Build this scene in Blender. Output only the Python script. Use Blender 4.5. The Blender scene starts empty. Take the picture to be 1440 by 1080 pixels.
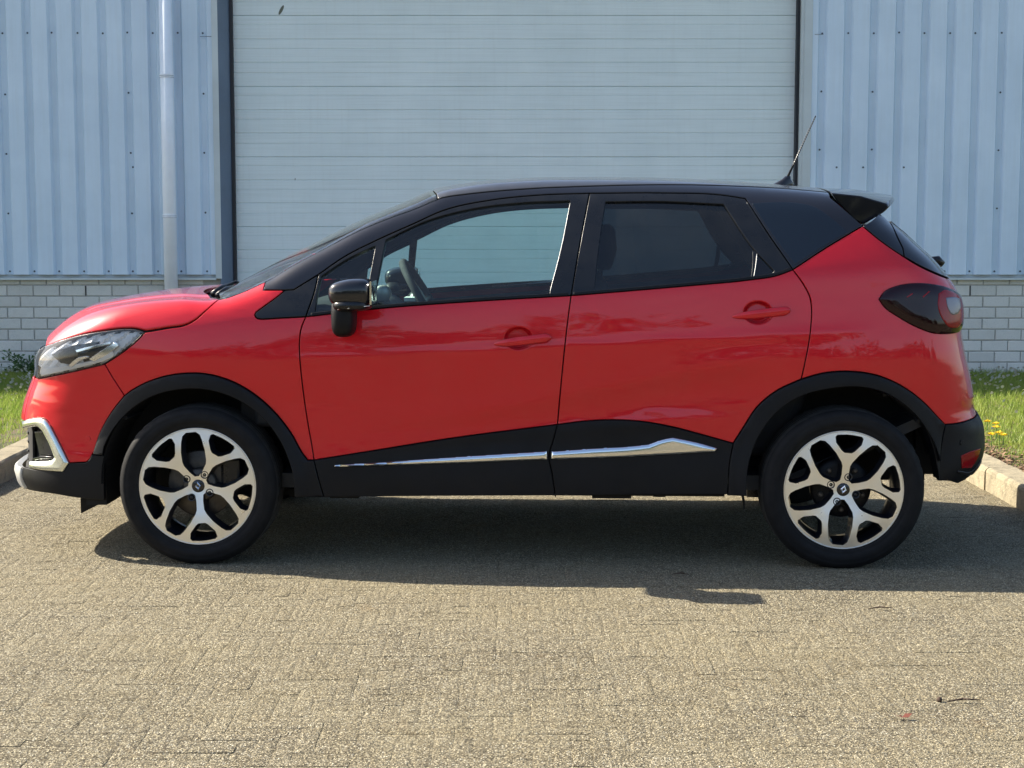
import bpy, bmesh, math, random
import numpy as np
from mathutils import Vector, Matrix
from mathutils.geometry import delaunay_2d_cdt
R = math.radians
random.seed(7)
S = bpy.context.scene
COL = S.collection

# ------------------------------------------------------------------ camera
F_PX, CAM_H, PITCH = 2250.0, 1.38, R(5.65)
cam_d = bpy.data.cameras.new('camera')
cam_d.sensor_width = 36.0
cam_d.lens = F_PX / 1440 * 36
cam_d.clip_start, cam_d.clip_end = 0.1, 3000
cam = bpy.data.objects.new('camera', cam_d)
cam.location = (0, 0, CAM_H)
cam.rotation_euler = (math.pi / 2 - PITCH, 0, 0)
COL.objects.link(cam)
S.camera = cam

# ------------------------------------------------------------------ sky and sun
SUN = Vector((-1.27, 0.42, 1.0)).normalized()          # towards the sun
sun_el = math.asin(SUN.z)
w = bpy.data.worlds.new('World')
S.world = w
w.use_nodes = True
nt = w.node_tree
bgn = nt.nodes['Background']
sky = nt.nodes.new('ShaderNodeTexSky')
sky.sky_type = 'NISHITA'
sky.sun_disc = False
sky.sun_elevation = sun_el
sky.sun_rotation = math.atan2(SUN.x, SUN.y)
sky.air_density = 1.0
sky.dust_density = 1.6
sky.ozone_density = 1.0
nt.links.new(sky.outputs[0], bgn.inputs[0])
bgn.inputs[1].default_value = 0.095
sl = bpy.data.lights.new('sun', 'SUN')
sl.energy = 5.0
sl.angle = R(0.5)
sl.color = (1.0, 0.91, 0.76)
so = bpy.data.objects.new('sun', sl)
so.location = SUN * 40
so.rotation_euler = SUN.to_track_quat('Z', 'Y').to_euler()
COL.objects.link(so)
S.view_settings.view_transform = 'Standard'
S.view_settings.look = 'None'
S.view_settings.gamma = 1.0
S.view_settings.use_curve_mapping = False
S.view_settings.exposure = 1.55
S.render.engine = 'CYCLES'

# ------------------------------------------------------------------ object helpers
def link(o, parent=None):
    COL.objects.link(o)
    if parent is not None:
        o.parent = parent
    return o

def tag(o, label=None, cat=None, group=None, kind=None):
    if label: o['label'] = label
    if cat: o['category'] = cat
    if group: o['group'] = group
    if kind: o['kind'] = kind
    return o

def empty(name, loc=(0, 0, 0), rz=0.0, parent=None):
    o = bpy.data.objects.new(name, None)
    o.empty_display_size = 0.1
    o.location = loc
    o.rotation_euler = (0, 0, rz)
    return link(o, parent)

def mesh_obj(name, verts, faces, mat, parent=None, smooth=False, normals=None, loc=None):
    me = bpy.data.meshes.new(name)
    me.from_pydata([tuple(map(float, v)) for v in verts], [], [tuple(map(int, f)) for f in faces])
    me.update()
    if smooth:
        me.polygons.foreach_set('use_smooth', [True] * len(me.polygons))
    if mat is not None:
        me.materials.append(mat)
    if normals is not None:
        me.normals_split_custom_set_from_vertices([tuple(map(float, n)) for n in normals])
    o = bpy.data.objects.new(name, me)
    if loc is not None:
        o.location = loc
    return link(o, parent)

class MB:
    """collects simple shapes for ONE mesh"""
    def __init__(s): s.v, s.f = [], []
    def add(s, vs, fs):
        n = len(s.v)
        s.v += [tuple(v) for v in vs]
        s.f += [tuple(i + n for i in f) for f in fs]
    def box(s, x0, x1, y0, y1, z0, z1):
        s.add([(x0,y0,z0),(x1,y0,z0),(x1,y1,z0),(x0,y1,z0),(x0,y0,z1),(x1,y0,z1),(x1,y1,z1),(x0,y1,z1)],
              [(0,3,2,1),(4,5,6,7),(0,1,5,4),(1,2,6,5),(2,3,7,6),(3,0,4,7)])
    def tube(s, pts, rad, n=10, cap=True):
        pts = [Vector(p) for p in pts]
        if not hasattr(rad, '__len__'): rad = [rad] * len(pts)
        rings, prev = [], None
        for i, p in enumerate(pts):
            t = (pts[min(i+1, len(pts)-1)] - pts[max(i-1, 0)]).normalized()
            if prev is None:
                a = Vector((0,0,1)) if abs(t.z) < .9 else Vector((1,0,0))
                u = t.cross(a).normalized()
            else:
                u = (prev - t * prev.dot(t)).normalized()
            prev = u
            v = t.cross(u)
            rings.append([p + (u*math.cos(2*math.pi*k/n) + v*math.sin(2*math.pi*k/n))*rad[i] for k in range(n)])
        vs = [q for r in rings for q in r]
        fs = []
        for i in range(len(rings)-1):
            for k in range(n):
                a, b = i*n+k, i*n+(k+1) % n
                fs.append((a, b, b+n, a+n))
        if cap:
            fs.append(tuple(range(n))[::-1]); fs.append(tuple((len(rings)-1)*n+k for k in range(n)))
        s.add(vs, fs)
    def lathe_y(s, prof, n=64, c=(0,0,0), closed=False):
        """prof = [(r, y)], revolved about the y axis through c"""
        m = len(prof); vs = []
        for k in range(n):
            a = 2*math.pi*k/n
            for r, y in prof:
                vs.append((c[0]+r*math.cos(a), c[1]+y, c[2]+r*math.sin(a)))
        fs = []
        mm = m if closed else m-1
        for k in range(n):
            k2 = (k+1) % n
            for i in range(mm):
                j = (i+1) % m
                fs.append((k*m+i, k2*m+i, k2*m+j, k*m+j))
        s.add(vs, fs)
    def build(s, name, mat, parent=None, smooth=False, loc=None):
        return mesh_obj(name, s.v, s.f, mat, parent, smooth, loc=loc)

def bevel(o, wd=0.005, seg=2, ang=30):
    m = o.modifiers.new('bevel', 'BEVEL'); m.width = wd; m.segments = seg
    m.limit_method = 'ANGLE'; m.angle_limit = R(ang)
    return o
def autosmooth(o, deg=35):
    me = o.data
    me.polygons.foreach_set('use_smooth', [True]*len(me.polygons))
    me.set_sharp_from_angle(angle=R(deg))
    return o
def subsurf(o, n=2):
    m = o.modifiers.new('sub', 'SUBSURF'); m.levels = n; m.render_levels = n
    o.data.polygons.foreach_set('use_smooth', [True]*len(o.data.polygons))
    return o

# ------------------------------------------------------------------ materials
class NM:
    def __init__(s, name):
        s.m = bpy.data.materials.new(name); s.m.use_nodes = True
        s.nt = s.m.node_tree; s.b = s.nt.nodes['Principled BSDF']
    def n(s, t, **kw):
        nd = s.nt.nodes.new(t)
        for k, v in kw.items():
            if k in nd.inputs.keys(): nd.inputs[k].default_value = v
            else: setattr(nd, k, v)
        return nd
    def l(s, a, b): s.nt.links.new(a, b)
    def co(s, kind='Object', scale=(1,1,1)):
        tc = s.n('ShaderNodeTexCoord'); mp = s.n('ShaderNodeMapping')
        mp.inputs['Scale'].default_value = scale
        s.l(tc.outputs[kind], mp.inputs[0]); return mp.outputs[0]
    def noise(s, co, scale, detail=4, rough=.5, dist=0.0):
        nd = s.n('ShaderNodeTexNoise'); nd.inputs['Scale'].default_value = scale
        nd.inputs['Detail'].default_value = detail; nd.inputs['Roughness'].default_value = rough
        nd.inputs['Distortion'].default_value = dist
        s.l(co, nd.inputs['Vector']); return nd.outputs['Fac']
    def ramp(s, fac, stops, interp='LINEAR'):
        r = s.n('ShaderNodeValToRGB'); cr = r.color_ramp; cr.interpolation = interp
        while len(cr.elements) < len(stops): cr.elements.new(0.5)
        for e, (p, c) in zip(cr.elements, stops):
            e.position = p; e.color = (c, c, c, 1) if not hasattr(c, '__len__') else (*c, 1)
        s.l(fac, r.inputs[0]); return r.outputs[0]
    def mix(s, fac, a, b, mode='MIX'):
        m = s.n('ShaderNodeMix', data_type='RGBA', blend_type=mode)
        for sock, v in ((m.inputs[0], fac), (m.inputs[6], a), (m.inputs[7], b)):
            if hasattr(v, 'links') or hasattr(v, 'is_linked'): s.l(v, sock)
            elif hasattr(v, '__len__'): sock.default_value = (*v, 1)
            else: sock.default_value = v
        return m.outputs[2]
    def bump(s, h, dist, strength=1.0, prev=None):
        b = s.n('ShaderNodeBump'); b.inputs['Distance'].default_value = dist
        b.inputs['Strength'].default_value = strength
        s.l(h, b.inputs['Height'])
        if prev is not None: s.l(prev, b.inputs['Normal'])
        return b.outputs['Normal']
    def set(s, **kw):
        for k, v in kw.items():
            k = k.replace('_', ' ')
            i = s.b.inputs[k]
            if hasattr(v, 'links') or hasattr(v, 'is_linked'): s.l(v, i)
            elif hasattr(v, '__len__') and len(v) == 3: i.default_value = (*v, 1)
            else: i.default_value = v
        return s

def simple(name, col, rough=.5, metal=0.0, coat=0.0, spec=.5, crough=.03):
    m = NM(name)
    m.set(Base_Color=col, Roughness=rough, Metallic=metal, Coat_Weight=coat, Coat_Roughness=crough, Specular_IOR_Level=spec)
    return m.m

def grimy(name, col, rough=.5, metal=0., var=.25, scale=6, coat=0., bumpd=0.0, bscale=300, spec=.5):
    m = NM(name); c = m.co()
    n = m.noise(c, scale, 6, .6)
    cc = m.mix(m.ramp(n, [(.3, 0), (.7, 1)]), tuple(v*(1-var) for v in col), tuple(v*(1+var*.6) for v in col))
    m.set(Base_Color=cc, Roughness=m.ramp(m.noise(c, scale*2.3, 5, .6), [(.3, max(rough-.07, .02)), (.7, min(rough+.08, 1))]),
          Metallic=metal, Coat_Weight=coat, Coat_Roughness=.04, Specular_IOR_Level=spec)
    if bumpd: m.set(Normal=m.bump(m.noise(c, bscale, 2, .5), bumpd))
    return m.m

M = {}
def mk_paint():
    m = NM('red_paint'); c = m.co()
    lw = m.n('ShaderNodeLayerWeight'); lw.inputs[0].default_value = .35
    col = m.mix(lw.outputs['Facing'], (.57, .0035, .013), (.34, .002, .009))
    fl = m.n('ShaderNodeTexVoronoi'); fl.inputs['Scale'].default_value = 900; m.l(c, fl.inputs['Vector'])
    dust = m.ramp(m.noise(c, 3.5, 6, .65), [(.35, 0.0), (.8, .02)])
    col = m.mix(dust, col, (.45, .38, .3))
    m.set(Base_Color=col, Metallic=.15, Specular_IOR_Level=.15, Roughness=m.ramp(fl.outputs['Distance'], [(0, .3), (1, .42)]),
          Coat_Weight=1.0, Coat_Roughness=m.ramp(m.noise(c, 5, 5, .6), [(.35, .02), (.75, .06)]), Coat_IOR=1.45)
    st = m.noise(m.co('Object', (1.1, 1, 4.0)), 3.2, 1.2, .5, .5)
    sz = m.n('ShaderNodeSeparateXYZ'); m.l(c, sz.inputs[0])
    low = m.ramp(sz.outputs[2], [(.62, 1.0), (.84, .16)])       # the lower panels are less true than the shoulders
    hb = m.n('ShaderNodeMath', operation='MULTIPLY'); m.l(st, hb.inputs[0]); m.l(low, hb.inputs[1])
    m.set(Normal=m.bump(hb.outputs[0], .010, .5))
    nb = m.bump(hb.outputs[0], .015, .5, m.bump(m.noise(c, 5, 2, .5), .0012, .5))
    m.l(nb, m.b.inputs['Coat Normal'])
    return m.m
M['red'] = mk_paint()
def mk_gloss():
    m = NM('gloss_black_paint'); c = m.co()
    dust = m.ramp(m.noise(c, 5, 6, .65), [(.3, .0), (.8, .008)])
    m.set(Base_Color=m.mix(dust, (.006, .006, .009), (.3, .28, .24)), Roughness=.3, Specular_IOR_Level=.1, Coat_Weight=1., Coat_Roughness=.035)
    return m.m
M['gloss'] = mk_gloss()
def mk_roof():
    m = NM('dusty_black_roof'); c = m.co()
    dust = m.ramp(m.noise(c, 9, 6, .65), [(.3, .015), (.8, .06)])
    m.set(Base_Color=m.mix(dust, (.008, .008, .01), (.35, .32, .26)), Roughness=.4, Coat_Weight=.8, Coat_Roughness=.12)
    return m.m
M['roof'] = mk_roof()
M['plastic'] = grimy('black_plastic', (.0048, .005, .0066), .5, var=.35, scale=5, bumpd=.0004, bscale=500, spec=.22)
M['bowl'] = simple('lamp_reflector', (.93, .93, .93), .25, .12)
M['ledtrim'] = simple('pale_satin_trim', (.74, .77, .70), .20, .85, coat=.6)
M['qglass'] = simple('dark_quarter_glass', (.003, .006, .011), .25, coat=1, spec=.15)
M['satin'] = grimy('satin_black', (.006, .007, .0095), .3, var=.2, spec=.4)
M['dark'] = simple('dark_cavity', (.004, .004, .005), .8)
M['interior'] = grimy('interior_grey', (.02, .021, .024), .6, bumpd=.0005)
M['seat'] = grimy('seat_fabric', (.025, .026, .03), .85, bumpd=.001, bscale=400)
M['rubber'] = grimy('tyre_rubber', (.0085, .0085, .0095), .72, var=.35, scale=12, spec=.2)
M['tread'] = grimy('tyre_tread', (.02, .019, .018), .85, var=.4, scale=25)
M['chrome'] = simple('chrome', (.75, .76, .78), .12, 1.0)
M['brushed'] = grimy('bright_trim', (.62, .63, .66), .25, 1.0, var=.08)
M['silverp'] = grimy('silver_plastic', (.45, .45, .44), .38, .4, var=.15)
M['steel'] = grimy('brake_steel', (.09, .08, .07), .5, .7, var=.3, scale=30)
M['white_paper'] = simple('white_paper', (.75, .8, .78), .6)
def mk_rimface():
    m = NM('machined_alloy'); c = m.co()
    # fine turning rings of the machined face: grooves follow the radius
    sx = m.n('ShaderNodeSeparateXYZ'); m.l(c, sx.inputs[0])
    cb = m.n('ShaderNodeCombineXYZ'); m.l(sx.outputs[0], cb.inputs[0]); m.l(sx.outputs[2], cb.inputs[1])
    ln = m.n('ShaderNodeVectorMath', operation='LENGTH'); m.l(cb.outputs[0], ln.inputs[0])
    mu = m.n('ShaderNodeMath', operation='MULTIPLY'); m.l(ln.outputs['Value'], mu.inputs[0]); mu.inputs[1].default_value = 5200
    si = m.n('ShaderNodeMath', operation='SINE'); m.l(mu.outputs[0], si.inputs[0])
    m.set(Base_Color=(.80, .81, .82), Metallic=1., Roughness=m.ramp(m.noise(c, 25, 4), [(.3, .27), (.7, .36)]),
          Normal=m.bump(si.outputs[0], .0001, .35))
    return m.m
M['rimface'] = mk_rimface()
M['rimdark'] = grimy('rim_dark_paint', (.0065, .007, .0105), .38, var=.2, coat=.4)
def mk_glass(name, tint, refl_r=.0, dirt=.03):
    m = NM(name); nt = m.nt
    out = [n for n in nt.nodes if n.type == 'OUTPUT_MATERIAL'][0]
    tr = m.n('ShaderNodeBsdfTransparent'); tr.inputs[0].default_value = (*tint, 1)
    gl = m.n('ShaderNodeBsdfGlossy'); gl.inputs['Roughness'].default_value = refl_r
    gl.inputs[0].default_value = (1, 1, 1, 1)
    fr = m.n('ShaderNodeFresnel'); fr.inputs[0].default_value = 1.5
    mx = m.n('ShaderNodeMixShader'); m.l(fr.outputs[0], mx.inputs[0]); m.l(tr.outputs[0], mx.inputs[1]); m.l(gl.outputs[0], mx.inputs[2])
    df = m.n('ShaderNodeBsdfDiffuse'); df.inputs[0].default_value = (.4, .39, .36, 1)
    mx2 = m.n('ShaderNodeMixShader'); m.l(mx.outputs[0], mx2.inputs[1]); m.l(df.outputs[0], mx2.inputs[2])
    c = m.co(); m.l(m.ramp(m.noise(c, 8, 5, .6), [(.3, dirt*.4), (.8, dirt*1.6)]), mx2.inputs[0])
    m.l(mx2.outputs[0], out.inputs[0])
    nt.nodes.remove(m.b)
    return m.m
M['glass'] = mk_glass('green_tint_glass', (.74, .90, .88))
M['privacy'] = mk_glass('privacy_glass', (.16, .2, .22), dirt=.02)
M['lens'] = mk_glass('clear_lens', (.93, .94, .95), dirt=.04)
M['tail_dark'] = simple('smoked_red_lens', (.012, .0005, .003), .06, spec=.35)
M['tail_red'] = simple('red_lens', (.22, .002, .006), .10, spec=.35)
M['tail_clear'] = simple('clear_reflector', (.16, .15, .17), .2, .4)

M['bezel'] = simple('smoked_bezel', (.10,.11,.12), .18, .5)
# ------------------------------------------------------------------ the car's frame (x to the rear, y away from the camera, z up)
CAR = (0.0556, 7.27, 0.0); YAW = R(-1.97)
cy_, sy_ = math.cos(YAW), math.sin(YAW)
def ray_local(px, py):
    px = np.asarray(px, float); py = np.asarray(py, float)
    u = (px - 720) / F_PX; v = (540 - py) / F_PX
    dx = u; dy = math.cos(PITCH) + v*math.sin(PITCH); dz = -math.sin(PITCH) + v*math.cos(PITCH)
    ox, oy = -CAR[0], -CAR[1]
    o = np.array([ox*cy_ + oy*sy_, -ox*sy_ + oy*cy_, CAM_H])
    d = np.stack([dx*cy_ + dy*sy_, -dx*sy_ + dy*cy_, dz], -1)
    return o, d
def on_plane(px, py, yl):
    """point of the car's plane y = yl seen at a place of the photograph"""
    o, d = ray_local(px, py)
    t = (yl - o[1]) / d[..., 1]
    return o + d * t[..., None]

def spline(xs, ys, n=800, ext=0.6):
    """smooth curve through knots, tabulated (monotone-limited Hermite)"""
    xs = np.array(xs, float); ys = np.array(ys, float)
    i = np.argsort(xs); xs, ys = xs[i], ys[i]
    h = np.diff(xs); dl = np.diff(ys)/h
    m = np.zeros(len(xs)); m[0], m[-1] = dl[0], dl[-1]
    m[1:-1] = (dl[:-1]*h[1:] + dl[1:]*h[:-1])/(h[1:]+h[:-1])
    g = np.linspace(xs[0], xs[-1], n)
    k = np.clip(np.searchsorted(xs, g, side='right')-1, 0, len(h)-1)
    t = (g-xs[k])/h[k]
    v = (2*t**3-3*t**2+1)*ys[k] + (t**3-2*t**2+t)*h[k]*m[k] + (-2*t**3+3*t**2)*ys[k+1] + (t**3-t**2)*h[k]*m[k+1]
    g = np.concatenate([[xs[0]-ext], g, [xs[-1]+ext]])
    v = np.concatenate([[ys[0]-ext*m[0]], v, [ys[-1]+ext*m[-1]]])
    return lambda q: np.interp(q, g, v)

# silhouette of the top, read at the depth where it forms
_bon = [(62,487),(72,477),(85,466),(105,453),(130,441),(165,429),(200,420),(240,412.5),(275,408),(303,406)]
_scr = [(330,402),(365,384),(400,364),(450,339),(492,317.5),(533,299),(567,285.5),(613,266)]
_roof = [(645,258.5),(680,254),(720,251),(767,249),(840,248.5),(900,249),(967,251),(1020,254),(1087,258.5),(1167,266),(1250,275)]
kx, kz = [], []
for (a, b), yl in [(p, .3) for p in _bon] + [(p, 0.0) for p in _scr] + [(p, -.12) for p in _roof]:
    q = on_plane(a, b, yl); kx.append(q[0]); kz.append(q[2] + (.02 if yl == .3 else 0.0))
kx = np.array(kx); kz = np.array(kz)
kx[:len(_bon)] -= .17*.09
T_ = spline(kx, kz)
_nose = [(70,470),(58,483),(50,497),(46.5,520),(44.5,533),(38,550),(31,570),(27.5,590),(27,610),(28,632),(28,645),(25,655),(24,668),(32,683),(45,700)]
q = np.array([on_plane(a, b, -.575) for a, b in _nose])
NX = spline(q[:,2], q[:,0] - .28*.575**2.4)
_tail = [(1225,280),(1241,298),(1252,311),(1272,328),(1290,345),(1310,363),(1330,386),(1342,402),(1350,425),(1352,450),(1352.5,470),(1357,497),(1363.5,525),(1369,555),(1370.5,577),(1373,584),(1380,597),(1382.5,615),(1382,635),(1376,652),(1363,667),(1345,679)]
q = np.array([on_plane(a, b, -.62) for a, b in _tail])
BX = spline(q[:,2], q[:,0] + .22*.62**2.5)
L_ = spline([.10,.18,.26,.33,.42,.50,.60,.70,.78,.85,.92,1.0,1.1,1.3,1.6],
            [.80,.828,.846,.850,.847,.842,.8435,.851,.860,.866,.864,.857,.846,.826,.79])
def smooth(a, b, x):
    t = np.clip((x-a)/(b-a), 0, 1); return t*t*(3-2*t)
def sp(d, e=.03): return (d + np.sqrt(d*d + e*e))/2
def smax(a, b, k):
    h = np.maximum(k - np.abs(a-b), 0)/k
    return np.maximum(a, b) + h*h*k*.25
DENTS = []      # (x, z, rx, rz, depth) hand recesses behind the door handles
def half_width(x, z):
    belt = 1.02 + .083*(x + .84)
    W = L_(z)
    dz = z - belt
    W = W - .36*sp(dz) - .22*np.maximum(dz, 0)**2
    W = W - .115*(np.maximum(-1.05 - x, 0)/.95)**2.3 - .105*(np.maximum(x - 1.0, 0)/.95)**2.2*(1 + .8*np.maximum(dz, 0)/.4)
    # haunches over the wheels
    W = W + .016*np.exp(-((x-1.36)/.42)**2 - ((z-.80)/.17)**2) + .014*np.exp(-((x+1.30)/.42)**2 - ((z-.80)/.15)**2)
    # scooped doors: a crease that climbs to the rear with a hollow under it
    fade = smooth(-.75, -.1, x)*(1 - smooth(.85, 1.12, x))
    zc = .60 + .25*smooth(-.7, 1.15, x)**1.15
    d = z - zc
    W = W + fade*(.0055*np.exp(-((d)/.035)**2) - .011*np.exp(-((d+.10)/.075)**2))
    # second soft crease low on the doors
    zc2 = .50 + .10*smooth(-.8, .9, x)
    W = W + .004*smooth(-.8,-.5,x)*(1-smooth(.7,.95,x))*np.exp(-((z-zc2)/.03)**2)
    # shoulder crease just under the handles
    zs = .845 + .055*(x + .8)
    W = W + .0035*np.exp(-((z-zs)/.022)**2)*smooth(-1.2,-.8,x)*(1-smooth(1.2,1.5,x))
    for (a, b, ra, rb, dp) in DENTS:
        r2 = ((x-a)/ra)**2 + ((z-b)/rb)**2
        W = W - dp*smooth(0, .55, 1-r2)
    return W
def f_body(x, y, z):
    y = np.abs(y)
    fS = y - half_width(x, z)
    c = (.17 + .14*smooth(-1.28, -1.0, x))*(1 - smooth(-.5, .1, x))
    cr = .075*smooth(-.7, -.1, x) + .02
    fT = z - T_(x - c*y*y) + cr*y*y + .011*smooth(.56, .64, y)*(1-smooth(-1.25, -1.05, x))
    fN = NX(z) + .28*y**2.4 - x
    fB = x - BX(z) + .22*y**2.5
    e = smax(smax(fS, fN, .20), fB, .15)
    kT = .055 + .04*smooth(-.4, .2, x) + .03*(1-smooth(-1.9,-1.5,x))
    return smax(e, fT, kT)

def march(px, py):
    """first point of the body under a place of the photograph; nan where it is missed"""
    o, d = ray_local(px, py)
    t0 = (-1.1 - o[1])/d[1]; t1 = (.3 - o[1])/d[1]
    t = np.linspace(t0, t1, 700)
    p = o[None] + t[:,None]*d[None]
    v = f_body(p[:,0], p[:,1], p[:,2])
    i = np.nonzero(v <= 0)[0]
    if len(i) == 0 or i[0] == 0: return None
    a, b = t[i[0]-1], t[i[0]]
    for _ in range(22):
        m = (a+b)/2; q = o + m*d
        if f_body(q[0:1], q[1:2], q[2:3])[0] <= 0: b = m
        else: a = m
    return o + b*d
YSPLIT = .60
def solve(chart, a, b):
    """chart 'side': (x,z) -> |y| ; 'top': (x,y) -> z ; 'front'/'rear': (y,z) -> x"""
    a = np.asarray(a, float); b = np.asarray(b, float)
    if chart == 'side':
        lo = np.zeros_like(a); hi = np.full_like(a, 1.1)
        fn = lambda m: f_body(a, m, b)
    elif chart == 'top':
        lo = np.full_like(a, .45); hi = np.full_like(a, 1.9)
        fn = lambda m: f_body(a, b, m)
    elif chart == 'rear':
        lo = np.full_like(a, .5); hi = np.full_like(a, 2.6)
        fn = lambda m: f_body(m, a, b)
    else:
        lo = np.full_like(a, -1.0); hi = np.full_like(a, -2.6)
        fn = lambda m: f_body(m, a, b)
    for _ in range(26):
        m = (lo+hi)/2; ins = fn(m) <= 0
        lo = np.where(ins, m, lo); hi = np.where(ins, hi, m)
    m = (lo+hi)/2
    if chart == 'side': return np.stack([a, -m, b], -1)
    if chart == 'top': return np.stack([a, b, m], -1)
    return np.stack([m, a, b], -1)
def grad(p):
    e = .0015; g = np.zeros_like(p)
    for k in range(3):
        q = p.copy(); q[:,k] += e; r = p.copy(); r[:,k] -= e
        g[:,k] = f_body(q[:,0],q[:,1],q[:,2]) - f_body(r[:,0],r[:,1],r[:,2])
    n = np.linalg.norm(g, axis=1, keepdims=True); n[n < 1e-9] = 1
    return g/n

def cr_curve(pts, step=.011):
    """centripetal-like smooth polyline through 2-D points, resampled"""
    P = np.array(pts, float)
    if len(P) > 2:
        e = np.vstack([2*P[0]-P[1], P, 2*P[-1]-P[-2]])
        out = []
        for i in range(1, len(e)-2):
            p0,p1,p2,p3 = e[i-1],e[i],e[i+1],e[i+2]
            n = 10; t = np.linspace(0,1,n,endpoint=False)[:,None]
            d1 = np.linalg.norm(p1-p0)+1e-9; d2 = np.linalg.norm(p2-p1)+1e-9; d3 = np.linalg.norm(p3-p2)+1e-9
            m1 = ((p1-p0)/d1*d2 + (p2-p1)/d2*d1)/(d1+d2)*d2
            m2 = ((p2-p1)/d2*d3 + (p3-p2)/d3*d2)/(d2+d3)*d2
            out.append((2*t**3-3*t**2+1)*p1 + (t**3-2*t**2+t)*m1 + (-2*t**3+3*t**2)*p2 + (t**3-t**2)*m2)
        P = np.vstack(out+[P[-1:]])
    s = np.concatenate([[0], np.cumsum(np.linalg.norm(np.diff(P,axis=0),axis=1))])
    n = max(2, int(round(s[-1]/step))+1)
    g = np.linspace(0, s[-1], n)
    return np.stack([np.interp(g, s, P[:,k]) for k in range(2)], -1)

split_z = np.linspace(.15, 1.5, 136)
SPF = solve('front', np.full_like(split_z, -YSPLIT), split_z)[:,0]
SPR = solve('rear', np.full_like(split_z, -YSPLIT), split_z)[:,0]
def px_xz(p):
    q = march(p[0], p[1])
    if q is None or q[1] > -YSPLIT+.12:
        q = on_plane(p[0], p[1], -YSPLIT)
    x, z = q[0], q[2]
    x = min(max(x, np.interp(z, split_z, SPF)), np.interp(z, split_z, SPR))
    return (x, z)
def K(*px, step=.011):
    """curve on the near flank through places of the photograph, in (x, z)"""
    return cr_curve([px_xz(p) for p in px], step)
def join(*cs):
    out = []
    for c in cs:
        for p in c:
            if not out or np.hypot(*(np.array(p)-out[-1])) > .0025: out.append(np.array(p, float))
    while np.hypot(*(out[0]-out[-1])) < .0025: out.pop()
    return np.array(out)
def rv(c): return c[::-1]
def shrink(P, d):
    """move a closed polygon inwards by d (whatever its winding)"""
    A = .5*np.sum(P[:,0]*np.roll(P[:,1],-1) - np.roll(P[:,0],-1)*P[:,1])
    t1 = P - np.roll(P,1,0); t2 = np.roll(P,-1,0) - P
    n = lambda t: np.stack([-t[:,1], t[:,0]],-1)/(np.linalg.norm(t,axis=1,keepdims=True)+1e-12)
    b = n(t1)+n(t2); l = np.linalg.norm(b,axis=1,keepdims=True); b = b/np.maximum(l,.5)
    cosh = np.clip(l/2, .55, 1)
    return P + b/cosh*d*(1 if A > 0 else -1)
def inside(P, x, y):
    r = np.zeros(len(x), bool); j = len(P)-1
    for i in range(len(P)):
        xi,yi = P[i]; xj,yj = P[j]
        if yi != yj:
            c = ((yi > y) != (yj > y)) & (x < (xj-xi)*(y-yi)/(yj-yi)+xi)
            r ^= c
        j = i
    return r
def dist_poly(P, x, y):
    d = np.full(len(x), 9.)
    Q = np.roll(P,-1,0)
    for a, b in zip(P, Q):
        ab = b-a; L = ab@ab+1e-12
        t = np.clip(((x-a[0])*ab[0]+(y-a[1])*ab[1])/L, 0, 1)
        d = np.minimum(d, np.hypot(x-a[0]-t*ab[0], y-a[1]-t*ab[1]))
    return d
REF = []        # places that need a finer grid: (a, b, radius, step)
def fill(outer, holes=(), step=.02, refine=()):
    loops = [outer]+list(holes)
    lo = outer.min(0); hi = outer.max(0)
    gx, gy = np.meshgrid(np.arange(lo[0]+step*.5, hi[0], step), np.arange(lo[1]+step*.5, hi[1], step))
    g = np.stack([gx.ravel(), gy.ravel()], -1)
    g[:,0] += (np.round(g[:,1]/step).astype(int) % 2)*step*.5
    for (a,b,r,s) in refine:
        g = g[np.hypot(g[:,0]-a, g[:,1]-b) > r]
        hx, hy = np.meshgrid(np.arange(a-r, a+r, s), np.arange(b-r, b+r, s))
        h = np.stack([hx.ravel(), hy.ravel()],-1)
        h = h[np.hypot(h[:,0]-a, h[:,1]-b) <= r]
        g = np.vstack([g, h])
    k = inside(outer, g[:,0], g[:,1])
    for hl in holes: k &= ~inside(hl, g[:,0], g[:,1])
    g = g[k]
    if len(g):
        k = np.ones(len(g), bool)
        for lp in loops: k &= dist_poly(lp, g[:,0], g[:,1]) > min(step*.35, .006)
        g = g[k]
    verts = np.vstack(loops+[g]) if len(g) else np.vstack(loops)
    edges = []; n = 0
    for lp in loops:
        edges += [(n+i, n+(i+1) % len(lp)) for i in range(len(lp))]; n += len(lp)
    vo, eo, fo, ov, oe, of = delaunay_2d_cdt([Vector(v) for v in verts.tolist()], edges, [], 0, 1e-6)
    V = np.array([tuple(v) for v in vo]); Fc = np.array([tuple(t) for t in fo if len(t) == 3])
    c = V[Fc].mean(1)
    k = inside(outer, c[:,0], c[:,1])
    for hl in holes: k &= ~inside(hl, c[:,0], c[:,1])
    Fc = Fc[k]
    # where each boundary point went
    mp = {}
    for i, olds in enumerate(ov):
        for o_ in olds: mp[o_] = i
    lidx = []; n = 0
    for lp in loops:
        ids = [mp[n+i] for i in range(len(lp))]
        lidx.append([a for i, a in enumerate(ids) if a != ids[i-1]]); n += len(lp)
    return V, Fc, lidx

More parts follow.
